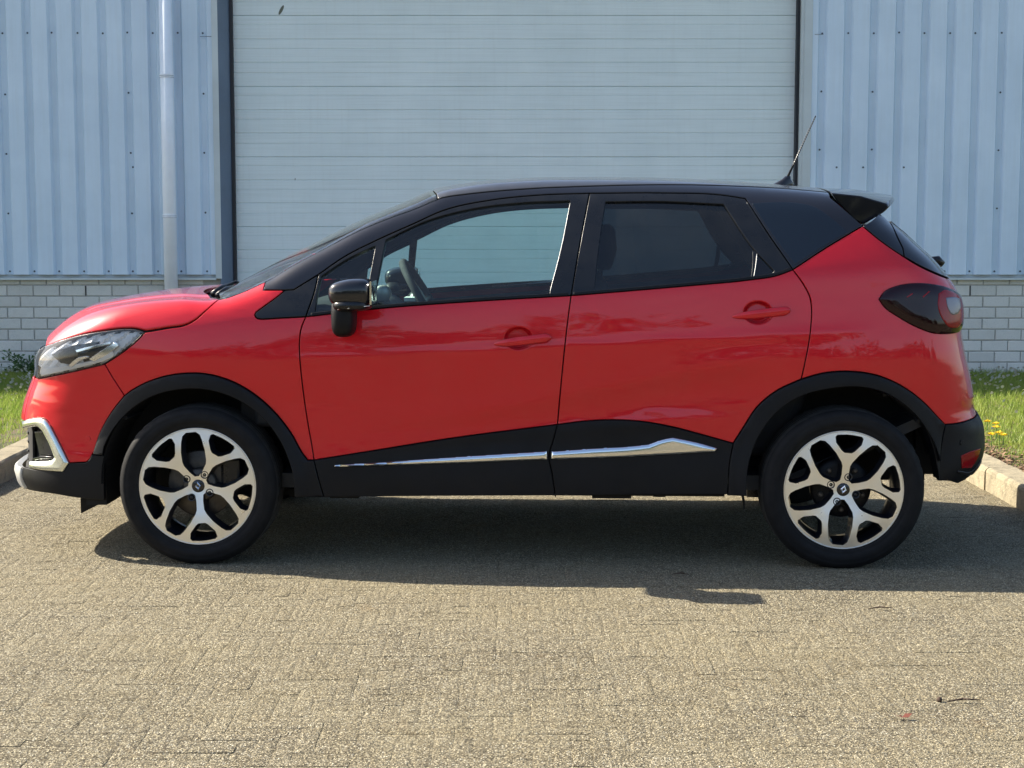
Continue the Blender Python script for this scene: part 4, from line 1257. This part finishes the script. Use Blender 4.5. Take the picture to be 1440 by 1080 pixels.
for (x, y, r) in single:
    d, tx, ty, tz = jit(r)
    o = bpy.data.objects.new('paver', pm); o.location = (x, y, d); o.rotation_euler = (tx, ty, tz + (math.pi/2 if r else 0))
    link(o, pave)
mb = MB()
for (x, y, r) in rest:
    d, tx, ty, tz = jit(r)
    mt = Matrix.Translation((x, y, d)) @ Matrix.Rotation(tz+(math.pi/2 if r else 0), 4, 'Z') @ Matrix.Rotation(ty, 4, 'Y') @ Matrix.Rotation(tx, 4, 'X')
    mb.add([mt @ Vector(v) for v in pvs], pfs)
o = mb.build('paver', M['pav'], pave); tag(o, kind='stuff')

# kerbs
def mk_kerb():
    m = NM('kerb_concrete'); c = m.co(); n = m.noise(c, 3.5, 7, .7); n2 = m.noise(c, 16, 6, .7); f = m.noise(c, 140, 3, .6)
    col = m.mix(m.ramp(n, [(.3,0),(.7,1)]), (.33,.285,.19), (.21,.18,.12))
    col = m.mix(m.ramp(n2, [(.5,0),(.66,.7)]), col, (.12,.105,.07))
    col = m.mix(m.ramp(f, [(.5,0),(.7,.45)]), col, (.14,.12,.08))
    m.set(Base_Color=col, Roughness=.92, Normal=m.bump(f, .006, 1, m.bump(n2, .012))); return m.m
M['kerb'] = mk_kerb()
for nm, xk, sd, lb in (('kerb', KL, -1, 'worn concrete kerb edging the grass at the front of the car'), ('kerb', KR, 1, 'sunlit concrete kerb edging the grass behind the car')):
    ke = empty(nm, (xk, 6.0, 0)); tag(ke, lb, 'kerb')
    y = 5.9; q = random.Random(5+sd)
    while y < 13.7:
        L = min(.8, 13.72-y)
        a, b = (0, .155) if sd > 0 else (-.155, 0)
        o_ = q.gauss(0,.003)
        mb = MB(); n = 6
        prof = [(0,-.05),(0,.095),(.006,.110),(.018,.118),(.155,.120),(.155,-.05)]
        vs = []
        for i in range(n+1):
            yy = y+.002+(L-.004)*i/n - 6.0
            for (px_, pz_) in prof: vs.append((sd*px_+o_+q.gauss(0,.0012), yy, pz_+q.gauss(0,.0012)))
        m_ = len(prof)
        fs = [(i*m_+k, i*m_+k+1, (i+1)*m_+k+1, (i+1)*m_+k) for i in range(n) for k in range(m_-1)]
        fs += [tuple(range(m_)), tuple(n*m_+k for k in range(m_))[::-1]]
        mesh_obj('kerb_stone', vs, fs, M['kerb'], ke)
        y += L
    xe = xk+sd*.16
    while abs(xe) < 9:
        mb = MB(); mb.box(min(xe, xe+sd*.8)+.002, max(xe, xe+sd*.8)-.002, -.10, .05, -.05, .118); mb.build('kerb_stone', M['kerb'], ke); xe += sd*.8

# grass verges
lawnm = []
for x0, x1 in ((-9, KL-.155), (KR+.155, 9)):
    nx, ny = 40, 50; vs = []; q = random.Random(int(x0*7))
    for j in range(ny+1):
        for i in range(nx+1):
            vs.append((x0+(x1-x0)*i/nx, 5.92+(YW-5.92)*j/ny, .098+.012*math.sin(i*1.7+j*.9)+q.uniform(-.008,.012)))
    fs = [(j*(nx+1)+i, j*(nx+1)+i+1, (j+1)*(nx+1)+i+1, (j+1)*(nx+1)+i) for j in range(ny) for i in range(nx)]
    o = mesh_obj('verge', vs, fs, M['soil'], smooth=True); tag(o, kind='structure')
def mk_grass():
    m = NM('grass_blade'); c = m.co()
    n = m.noise(c, 3.5, 4, .6); n2 = m.noise(c, 60, 2, .6)
    col = m.mix(m.ramp(n, [(.35,0),(.65,1)]), (.16,.26,.03), (.26,.32,.05))
    col = m.mix(m.ramp(n2, [(.5,0),(.72,.75)]), col, (.45,.42,.20))
    m.set(Base_Color=col, Roughness=.5, Specular_IOR_Level=.4)
    tr = m.n('ShaderNodeBsdfTranslucent'); m.l(col, tr.inputs[0])
    mx = m.n('ShaderNodeMixShader'); mx.inputs[0].default_value = .45
    out = [n_ for n_ in m.nt.nodes if n_.type == 'OUTPUT_MATERIAL'][0]
    m.l(m.b.outputs[0], mx.inputs[1]); m.l(tr.outputs[0], mx.inputs[2]); m.l(mx.outputs[0], out.inputs[0])
    return m.m
M['grass'] = mk_grass()
def np_tris(name, V, mat, nv=3):
    n = len(V)//nv
    me = bpy.data.meshes.new(name)
    me.vertices.add(len(V)); me.vertices.foreach_set('co', V.astype(np.float32).ravel())
    me.loops.add(len(V)); me.loops.foreach_set('vertex_index', np.arange(len(V), dtype=np.int32))
    me.polygons.add(n); me.polygons.foreach_set('loop_start', np.arange(0, len(V), nv, dtype=np.int32))
    me.update(calc_edges=True); me.materials.append(mat)
    o = bpy.data.objects.new(name, me); return link(o)
def grass(x0, x1, y0, y1, n, seed, bare_side, h=(.03,.085)):
    r = np.random.default_rng(seed)
    x = r.uniform(x0,x1,n); y = r.uniform(y0,y1,n)
    edge = (x-x0) if bare_side < 0 else (x1-x)
    clump = np.sin(x*9+np.sin(y*7)*2)*np.sin(y*8+x*3)
    keep = r.uniform(0,1,n) < np.clip(edge/.30, .10, 1)*(.65+.35*clump)
    x, y, edge = x[keep], y[keep], edge[keep]; n = len(x)
    a = r.uniform(0, 2*np.pi, n); H = r.uniform(h[0],h[1],n)*np.clip(.45+edge*1.2,.4,1); W = r.uniform(.002,.0045,n)
    lean = r.uniform(.1,.8,n)*H; la = r.uniform(0,2*np.pi,n); z = .097
    V = np.zeros((n,3,3))
    V[:,0] = np.stack([x-np.cos(a)*W, y-np.sin(a)*W, np.full(n,z)],-1)
    V[:,1] = np.stack([x+np.cos(a)*W, y+np.sin(a)*W, np.full(n,z)],-1)
    V[:,2] = np.stack([x+np.cos(la)*lean, y+np.sin(la)*lean, z+H],-1)
    return V.reshape(-1,3)
V = np.vstack([grass(KR+.16, 6.2, 6.8, YW, 150000, 1, -1), grass(-6.2, KL-.16, 6.8, YW, 150000, 2, 1)])
g = np_tris('grass', V, M['grass']); tag(g, 'short green lawn grass along the kerbs and wall', 'grass', kind='stuff')
# daisies: white dots in the lawn
r = np.random.default_rng(4)
M['petal'] = simple('daisy_white', (.8,.8,.78), .6); M['yellow'] = simple('dandelion_yellow', (.85,.62,.01), .6)
mb = MB()
for k in range(1300):
    sd = 1 if k % 2 else -1
    x = (KR+.25+r.uniform(0,2.8)) if sd > 0 else (KL-.25-r.uniform(0,2.8))
    y = YW-.1-abs(r.normal(0,1.3))
    if y < 8: continue
    z = .15+r.uniform(0,.05); R_ = r.uniform(.009,.014); tx, ty = r.uniform(-.5,.5,2); n = 7
    mb.add([(x,y,z+.003)]+[(x+R_*math.cos(2*math.pi*i/n), y+R_*math.sin(2*math.pi*i/n), z+R_*(tx*math.cos(2*math.pi*i/n)+(-.7+ty)*-math.sin(2*math.pi*i/n)*-1)) for i in range(n)], [(0,i+1,(i+1)%n+1) for i in range(n)])
o = mb.build('daisies', M['petal']); tag(o, 'small white daisies scattered through the grass', 'flowers', kind='stuff')
M['leaf'] = simple('leaf_green', (.05,.11,.025), .5)
# dandelions
for k, (px, py, lb) in enumerate([(1388.5,592,'dandelion flower furthest left and highest of the yellow cluster behind the car'),(1400.5,595,'small dandelion at the top right of the yellow cluster behind the car'),(1401,600,'dandelion in the middle of the yellow cluster behind the car'),(1394,610,'lowest left dandelion of the yellow cluster behind the car'),(1405,608,'low dandelion between the bottom two of the yellow cluster'),(1410.5,611,'dandelion furthest right in the yellow cluster behind the car')]):
    p = wpt(px, py, Z=.19); dn = empty('dandelion', (p.x, p.y, .10)); tag(dn, lb, 'flower', 'dandelions in the grass')
    mb = MB(); mb.tube([(0,0,0),(.004,0,.05),(0,0,.088)], .0025, 5); mb.build('stem', M['leaf'], dn)
    mb = MB(); q = random.Random(k)
    for i in range(46):
        a = q.uniform(0,6.28); t = math.sqrt(q.random()); rr = .024*t; h = .09+.014*(1-t)+q.uniform(-.002,.003)
        da = .14; mb.add([(rr*.3*math.cos(a), rr*.3*math.sin(a), .084),(rr*math.cos(a-da), rr*math.sin(a-da), h),(rr*1.15*math.cos(a), rr*1.15*math.sin(a), h-.001),(rr*math.cos(a+da), rr*math.sin(a+da), h)], [(0,1,2,3)])
    mb.build('flower_head', M['yellow'], dn)
# weed at the foot of the wall
wp_ = wpt(36, 519, Y=YW-.22); wd = empty('weed', (wp_.x, YW-.2, .1)); tag(wd, 'scraggy dark green weed growing at the foot of the brick wall beyond the car nose', 'plant')
q = random.Random(9); st_, lf = MB(), MB()
for k in range(30):
    a = q.uniform(0,math.pi*2); t = q.uniform(.06,.27); h = q.uniform(.08,.22)
    tip = Vector((math.cos(a)*t*1.1, math.sin(a)*t*.5, h)); mid = tip*.5+Vector((0,0,.03))
    st_.tube([(0,0,0), mid, tip], .002, 4)
    for i in range(12):
        f = q.uniform(.3,1); c_ = tip*f+Vector((q.gauss(0,.012),q.gauss(0,.012),q.gauss(0,.01)+.02*(1-f)))
        b = Vector((q.uniform(-1,1),q.uniform(-1,1),q.uniform(-.3,.8))).normalized()*q.uniform(.02,.045); sv = b.cross(Vector((q.uniform(-1,1),q.uniform(-1,1),q.uniform(-1,1)))).normalized()*.010
        lf.add([c_, c_+b*.5+sv, c_+b, c_+b*.5-sv], [(0,1,2,3)])
st_.build('stem', M['leaf'], wd); tag(lf.build('leaf_mass', M['leaf'], wd), kind='stuff')

# ------------------------------------------------------------------ the warehouse
bd = empty('warehouse', (0, YW, 0)); tag(bd, 'pale blue ribbed metal warehouse with brick base and wide sectional door', 'building')
def bldobj(mb, name, mat, par=None, **kw):
    o = mb.build(name, mat, par or bd, **kw); o.location = (0, 0, 0) if par else (0, -YW, 0); return o
def mk_clad():
    m = NM('blue_grey_cladding'); c = m.co()
    n = m.noise(c, 2.2, 5, .6); st = m.noise(m.co('Object', (9, 1, .5)), 3, 5, .6)
    col = m.mix(m.ramp(n, [(.3,0),(.7,1)]), (.54,.66,.77), (.62,.74,.85))
    col = m.mix(m.ramp(st, [(.45,0),(.75,.22)]), col, (.46,.53,.56))
    m.set(Base_Color=col, Roughness=.42, Specular_IOR_Level=.5, Normal=m.bump(m.noise(m.co('Object',(1,1,.2)), 5, 3), .004, .4))
    return m.m
M['clad'] = mk_clad()
def mk_door():
    m = NM('sectional_door_paint'); c = m.co()
    n = m.noise(c, 1.6, 5, .6); st = m.noise(m.co('Object', (.6, 1, 40)), 2, 5, .6); dr = m.noise(m.co('Object', (14, 1, .8)), 2, 5, .6)
    col = m.mix(m.ramp(n, [(.3,0),(.7,1)]), (.62,.71,.72), (.70,.79,.80))
    col = m.mix(m.ramp(st, [(.45,0),(.75,.4)]), col, (.50,.57,.56))
    col = m.mix(m.ramp(dr, [(.5,0),(.8,.16)]), col, (.48,.52,.50))
    m.set(Base_Color=col, Roughness=.5, Normal=m.bump(m.noise(c, 160, 2), .0006))
    return m.m
M['door'] = mk_door()
M['flash'] = grimy('flashing_grey', (.50,.56,.57), .45, var=.1, scale=3)
M['blue'] = grimy('jamb_blue', (.12,.165,.23), .45, var=.15, scale=3)
M['pipe'] = grimy('drainpipe_paint', (.80,.85,.90), .38, var=.08, scale=4)
M['seal'] = simple('black_seal', (.012,.014,.02), .6)
M['screw'] = simple('screw_head', (.06,.08,.11), .5, .3)
s_w = lambda px, py=300: wpt(px, py, Y=YW).x
z_w = lambda py: wpt(720, py, Y=YW).z
z_sill, z_bed = z_w(386), z_w(391.5)
ZT = 3.95
# trapezoid sheet: valley, flank, crown, flank
def cladding(name, x_first_valley, pitch, xa, xb, dep=.035):
    vs = []; xs = []
    k0 = int(math.floor((xa-x_first_valley)/pitch))-1; k1 = int(math.ceil((xb-x_first_valley)/pitch))+1
    for k in range(k0, k1+1):
        x = x_first_valley + k*pitch
        xs += [(x-.024, dep), (x+.024, dep), (x+.024+.017, 0), (x+.024+.021, -.0), (x+pitch-.024-.017, 0)]
    xs = [(x, d) for x, d in xs if xa <= x <= xb]
    xs = [(xa, xs[0][1])]+xs+[(xb, xs[-1][1])]
    mb = MB()
    for z in (z_sill, 1.7, 2.6, ZT):
        for x, d in xs: vs.append((x, YW-.0+d-.035, z))
    m_ = len(xs)
    mb.add(vs, [(j*m_+i, j*m_+i+1, (j+1)*m_+i+1, (j+1)*m_+i) for j in range(3) for i in range(m_-1)])
    return bldobj(mb, name, M['clad'])
xL0 = s_w(11.7); pL = (s_w(290.0)-s_w(11.7))/8
xR0 = s_w(1151.5); pR = (s_w(1437)-s_w(1151.5))/8
cl = cladding('cladding_sheet', xL0, pL, -8.5, s_w(303.5))
crr = cladding('cladding_sheet', xR0, pR, s_w(1137), 8.5)
scr = bpy.data.meshes.new('screw')
mbs = MB(); mbs.lathe_y([(.0085,0),(.0085,-.002),(.005,-.003),(.005,-.008),(0,-.008)], 8); scr.from_pydata(mbs.v, [], mbs.f); scr.materials.append(M['screw'])
def screw(x, z, par, y=YW-.0005):
    o = bpy.data.objects.new('screw', scr); link(o, par); o.location = (x, y, z)
qs = random.Random(2)
for (x0, p, par, full, cols, rows) in ((xL0, pL, cl, range(-3, 9), (0,5,8,-5), (132.,215.,299.)), (xR0, pR, crr, range(0, 12), (0,2,7,10), (130.,211.,294.))):
    for k in full:
        screw(x0+k*p+qs.gauss(0,.003), z_w(46.5)+qs.gauss(0,.003), par); screw(x0+k*p+qs.gauss(0,.003), z_w(381.5), par)
    for k in cols:
        for rr_ in rows: screw(x0+k*p+qs.gauss(0,.003), z_w(rr_)+qs.gauss(0,.004), par)
for px in (1174,1211,1268): screw(s_w(px), z_w(235.5), crr, YW-.036)
screw(s_w(188.5), z_w(235), cl)
# flashing ledge over the plinth
for xa, xb in ((-8.5, s_w(304)), (s_w(1137), 8.5)):
    mb = MB(); mb.box(xa, xb, YW-.052, YW+.05, z_bed, z_bed+.006); mb.box(xa, xb, YW-.055, YW-.052, z_bed-.012, z_bed+.006); mb.box(xa, xb, YW+.012, YW+.02, z_bed+.006, z_sill+.02)
    bldobj(mb, 'sill_flashing', M['flash'])
# plinth walls of long blocks
def mk_brick():
    m = NM('grey_block'); g_ = m.n('ShaderNodeNewGeometry'); c = g_.outputs['Position']
    oi = m.n('ShaderNodeObjectInfo'); n = m.noise(c, 5, 5, .6); f = m.noise(c, 170, 3, .6)
    col = m.mix(m.ramp(n, [(.3,0),(.7,1)]), (.58,.58,.53), (.70,.69,.64))
    col = m.mix(.5, col, m.ramp(oi.outputs['Random'], [(0,(.52,.52,.48)),(1,(.72,.71,.66))]))
    col = m.mix(m.ramp(f, [(.55,0),(.75,.5)]), col, (.24,.24,.22))
    sz = m.n('ShaderNodeSeparateXYZ'); m.l(c, sz.inputs[0])
    col = m.mix(m.ramp(m.noise(c, 2.5, 5, .7), [(.5,0),(.8,.35)]), col, (.22,.22,.19))
    m.set(Base_Color=col, Roughness=.9, Normal=m.bump(f, .004)); return m.m
M['brick'] = mk_brick()
def mk_mortar():
    m = NM('mortar'); c = m.co(); n = m.noise(c, 40, 4)
    m.set(Base_Color=m.ramp(n, [(.3,(.32,.32,.30)),(.7,(.44,.44,.41))]), Roughness=.95, Normal=m.bump(n,.004)); return m.m
M['mortar'] = mk_mortar()
bp, rp = (s_w(121,408)-s_w(10.3,408))/3, (z_w(401)-z_w(494))/6
z_r0 = z_w(401)
def bmesh_(l, h, d=.09, ch=.004, jx=.009):
    a, c = l/2-jx/2, h/2-.0045
    vs = [(-a,0+ch,-c),(a,0+ch,-c),(a,0+ch,c),(-a,0+ch,c),(-a+ch,0,-c+ch),(a-ch,0,-c+ch),(a-ch,0,c-ch),(-a+ch,0,c-ch),(-a,d,-c),(a,d,-c),(a,d,c),(-a,d,c)]
    return vs, [(4,5,6,7),(0,1,5,4),(1,2,6,5),(2,3,7,6),(3,0,4,7),(0,8,9,1),(1,9,10,2),(2,10,11,3),(3,11,8,0)]
bv, bf = bmesh_(bp, rp)
bme = bpy.data.meshes.new('brick'); bme.from_pydata(bv, [], bf); bme.update(); bme.materials.append(M['brick'])
bvh, bfh = bmesh_(bp, .068)
bmh = bpy.data.meshes.new('brick'); bmh.from_pydata(bvh, [], bfh); bmh.update(); bmh.materials.append(M['brick'])
qb = random.Random(11)
for sd, xa, xb, xj in ((-1, -8.4, s_w(310), s_w(121,408)), (1, s_w(1139), 8.4, s_w(1363.6,409))):
    wl = MB(); wl.box(xa, xb, YW-.002, YW+.2, -.3, z_bed-.001); wall = bldobj(wl, 'plinth_wall', M['mortar'])
    mbx = MB(); nrow = 12
    for rw_ in range(-1, nrow):
        zc = z_r0 - rp*(rw_+.5) if rw_ >= 0 else z_r0 + .034
        if zc < .02: continue
        off = xj + (0 if rw_ % 2 == 0 else bp/2)
        k0 = int((xa-off)/bp); k1 = int((xb-off)/bp)
        for k in range(k0-1, k1+1):
            xc = off+(k+.5)*bp
            if xc-bp/2 < xa-.001 or xc+bp/2 > xb+.12: continue
            if xc+bp/2 > xb and sd < 0: continue
            y = YW-.012+qb.gauss(0,.0012); tz_ = qb.gauss(0,.004); tr_ = qb.gauss(0,.002)
            if abs(xc) < 5.0:
                o = bpy.data.objects.new('brick', bme if rw_ >= 0 else bmh); link(o, wall); o.location = (xc+qb.gauss(0,.001), y, zc); o.rotation_euler = (0, tr_, tz_)
            else:
                mbx.add([(v[0]+xc, v[1]+y, v[2]+zc) for v in (bv if rw_ >= 0 else bvh)], bf)
    o = bldobj(mbx, 'brick', M['brick'], wall); tag(o, kind='stuff')
    wj = MB(); wj.box(xj-.004, xj+.0045, YW-.0135, YW-.006, z_r0-rp+.005, z_r0-.005); bldobj(wj, 'weep_joint', M['seal'], wall)
# jambs
def zbox(name, px0, px1, y0, y1, mat, z0=-.2, z1=ZT, par=None):
    mb = MB(); mb.box(s_w(px0), s_w(px1), y0, y1, z0, z1); o = bldobj(mb, name, mat, par); return o
zbox('corner_flashing', 303.5, 312, YW-.050, YW+.05, M['flash'], z_bed)
mb = MB(); a, b, c_ = s_w(312), s_w(325.5), s_w(327.5)
mb.add([(a,YW-.050,-.2),(a,YW-.050,ZT),(b,YW+.075,ZT),(b,YW+.075,-.2),(a,YW+.2,-.2),(a,YW+.2,ZT)], [(0,3,2,1),(0,1,5,4)])
mb.box(s_w(310), a, YW-.049, YW+.05, -.2, z_bed)
bldobj(mb, 'door_jamb', M['blue'])
zbox('door_seal', 325.5, 329.3, YW+.06, YW+.11, M['seal'])
zbox('corner_flashing', 1126, 1137, YW-.042, YW+.05, M['flash'])
zbox('door_jamb', 1121.8, 1126, YW-.030, YW+.07, M['flash'])
zbox('door_seal', 1117.6, 1121.8, YW+.03, YW+.11, M['seal'])
mb = MB(); mb.box(s_w(287), s_w(303), YW-.0375, YW-.0350, z_w(52.3), z_w(51.7)); mb.box(s_w(1140), s_w(1152), YW-.0375, YW-.0350, z_w(49.3), z_w(48.7)); bldobj(mb, 'lap_joint', M['screw'])
# sectional door: panels with their grooves
sd_ = empty('sectional_door', (0, 0, 0)); sd_.parent = bd; sd_.location = (0, YD-YW, 0)
zd = lambda py: wpt(720, py, Y=YD).z
xa, xb = wpt(326, 300, Y=YD).x, wpt(1122, 300, Y=YD).x
ph = (zd(21.5)-zd(318.5))/3
gr = [.125, .332, .465, .660, .808]
def panel(z1):
    z0 = z1-ph; prof = []
    prof.append((z1, .010)); prof.append((z1-.0045, 0))
    for gi, g_ in enumerate(gr):
        wv, dv = ((.0048,.0060) if gi % 2 else (.0036,.0040)); z = z1-g_*ph; prof += [(z+wv, 0), (z+wv*.25, dv), (z-wv*.25, dv), (z-wv, 0)]
    prof += [(z0+.0045, 0), (z0, .010), (z0, .04)]
    vs = []
    for x in (xa, xb):
        for z, d in prof: vs.append((x, d, z))
    m_ = len(prof)
    mesh_obj('door_panel', vs, [(i, i+1, m_+i+1, m_+i) for i in range(m_-1)], M['door'], sd_)
z = zd(21.5) + ph
hd = MB(); hd.box(xa, xb, -.06, .02, z, ZT); hd.build('door_header', M['flash'], sd_)
while z > .05:
    panel(z-.0015); z -= ph
bk = MB(); bk.box(xa, xb, .02, .05, 0, ZT); bk.build('backing_board', M['seal'], sd_)
mb = MB(); 
def smear(px, py, w_, h_, ang):
    p = wpt(px, py, Y=YD-.0015); n = 12
    v = [(p.x+math.cos(t)*w_*math.cos(ang)-math.sin(t)*h_*math.sin(ang), p.y-YD, p.z+math.cos(t)*w_*math.sin(ang)+math.sin(t)*h_*math.cos(ang)) for t in [2*math.pi*i/n for i in range(n)]]
    mb.add([(x_, y_, z_) for x_, y_, z_ in v], [tuple(range(n))[::-1]])
smear(395.5, 14, .045, .013, R(62)); smear(415, 252, .012, .003, R(85))
mb.build('dirt_mark', simple('dirt_mark', (.13,.14,.11), .9), sd_)
# drainpipe
dp = MB(); xq = s_w(236.8, 300); 
pxt = wpt(236.5, 200, Y=YW-.10)
dp.tube([(pxt.x, YW-.10, 0.02), (pxt.x, YW-.10, ZT-.05)], .056, 28); pipe = bldobj(dp, 'drainpipe', M['pipe'], smooth=True)
for py in (106, 303):
    mb = MB(); zc = wpt(236, py, Y=YW-.10).z
    mb.tube([(pxt.x, YW-.10, zc-.016),(pxt.x, YW-.10, zc-.006)], .0605, 28); mb.tube([(pxt.x, YW-.10, zc-.002),(pxt.x, YW-.10, zc+.008)], .0605, 28)
    bldobj(mb, 'pipe_collar', M['pipe'], pipe, smooth=False)
    mb = MB(); mb.tube([(pxt.x, YW-.10, zc-.0065),(pxt.x, YW-.10, zc-.0015)], .0598, 28); mb.tube([(pxt.x, YW-.10, zc-.0185),(pxt.x, YW-.10, zc-.0155)], .0585, 28); bldobj(mb, 'pipe_seal', M['blue'], pipe)
# body of the hall; unseen eaves, deepened to keep sun off the drainpipe
mb = MB(); mb.box(-14, 14, YW+.25, YW+20, -.2, ZT+.02); mb.box(-14, 14, YW-.24, YW+.25, ZT, ZT+.06); mb.box(-14,-8.5,YW-.03,YW+.25,-.2,ZT); mb.box(8.5,14,YW-.03,YW+.25,-.2,ZT)
bldobj(mb, 'hall_shell', M['clad'])

# bits on the paving
M['twig'] = simple('dry_twig', (.045,.025,.015), .8); M['dleaf'] = simple('dead_leaf', (.12,.030,.016), .7)
for px, py, L, ang, lb in ((1355,986,.10,.15,'thin dark twig on the sunlit paving at the lower right'),(1238,856,.09,.1,'short dark twig on the paving just below the rear tyre shadow'),(957,808,.07,-.3,'small curled twig lying in the shadow under the rear door')):
    p = wpt(px, py, Z=.006); t = empty('twig', (p.x, p.y, .006)); tag(t, lb, 'twig')
    mb = MB(); d = Vector((math.cos(ang), math.sin(ang)*.6, 0)); mb.tube([-d*L/2, Vector((0,.004,.006)), d*L/2+Vector((0,0,.002))], [.0015,.0032,.0012], 6); mb.build('stick', M['twig'], t)
    mb = MB(); mb.tube([Vector((0,.004,.006)), Vector((.012,-.02,.012))], [.002,.001], 5); mb.build('side_shoot', M['twig'], t)
p = wpt(1268, 1008, Z=.01); lf_ = MB()
for a0, l_ in ((.3,.034),(2.6,.028),(1.6,.016)):
    d = Vector((math.cos(a0), math.sin(a0), .25)); s_ = Vector((-math.sin(a0), math.cos(a0), .3))
    lf_.add([Vector((0,0,0)), d*l_*.5+s_*l_*.3, d*l_, d*l_*.5-s_*l_*.25], [(0,1,2,3)])
o = lf_.build('dry_leaf', M['dleaf'], None, loc=(p.x, p.y, .008)); tag(o, 'curled reddish brown dead leaf on the paving at the lower right', 'leaf')
p = wpt(1321, 982, Z=.01); mb = MB(); mb.lathe_y([(0,-.008),(.007,-.005),(.009,0),(.006,.006),(0,.008)], 8); o = mb.build('pebble', M['twig'], None, True, loc=(p.x, p.y, .006)); tag(o, 'tiny dark pebble on the paving left of the lower twig', 'pebble')
# leaf litter on the soil beside the right kerb
r = np.random.default_rng(12); n = 2600
x = KR+.16+np.abs(r.normal(0,.12,n)); y = r.uniform(6.8,10.5,n); V = np.zeros((n,3,3)); s = r.uniform(.006,.016,(n,1,1))
V[:] = np.stack([x,y,np.full(n,.112)+r.uniform(0,.01,n)],-1)[:,None,:]; V += r.normal(0,1,(n,3,3))*s*np.array([1,1,.35])
M['litter'] = grimy('leaf_litter', (.20,.12,.07), .9, var=.5, scale=40)
o = np_tris('leaf_litter', V.reshape(-1,3), M['litter']); tag(o, 'brown leaf litter on bare soil beside the sunlit kerb', 'leaf litter', kind='stuff')

# trees across the road behind the photographer (seen only as reflections)
def mk_crown():
    m = NM('tree_leaves'); c = m.co(); n = m.noise(c, 1.5, 4)
    m.set(Base_Color=m.ramp(n, [(.3,(.03,.05,.018)),(.7,(.06,.085,.03))]), Roughness=.7); return m.m
M['crown'] = mk_crown()
r = np.random.default_rng(21); Vt = []; trunks = MB()
for k in range(26):
    cx = -42+k*3.3+r.uniform(-1,1); cyy = -24+r.uniform(-2,2); H = r.uniform(4.2,7.2)
    trunks.tube([(cx,cyy,-.05),(cx+.1,cyy,H*.7)], [.16,.06], 7)
    n = 1500; d = r.normal(0,1,(n,3)); d /= np.linalg.norm(d,axis=1,keepdims=True); rad = r.uniform(.55,1,(n,1))
    lump = 1+.25*np.sin(d[:,:1]*5+k)*np.sin(d[:,2:]*6)
    c = d*rad*lump*np.array([2.7,2.2,H*.45])+np.array([cx,cyy,H*.55])
    v = np.repeat(c[:,None,:],3,1)+r.normal(0,.16,(n,3,3)); Vt.append(v.reshape(-1,3))
o = np_tris('distant_wood', np.vstack(Vt), M['crown']); tag(o, 'row of leafy trees across the road facing the parked car', 'trees', kind='stuff')
trunks.build('trunk_mass', M['twig'], o)
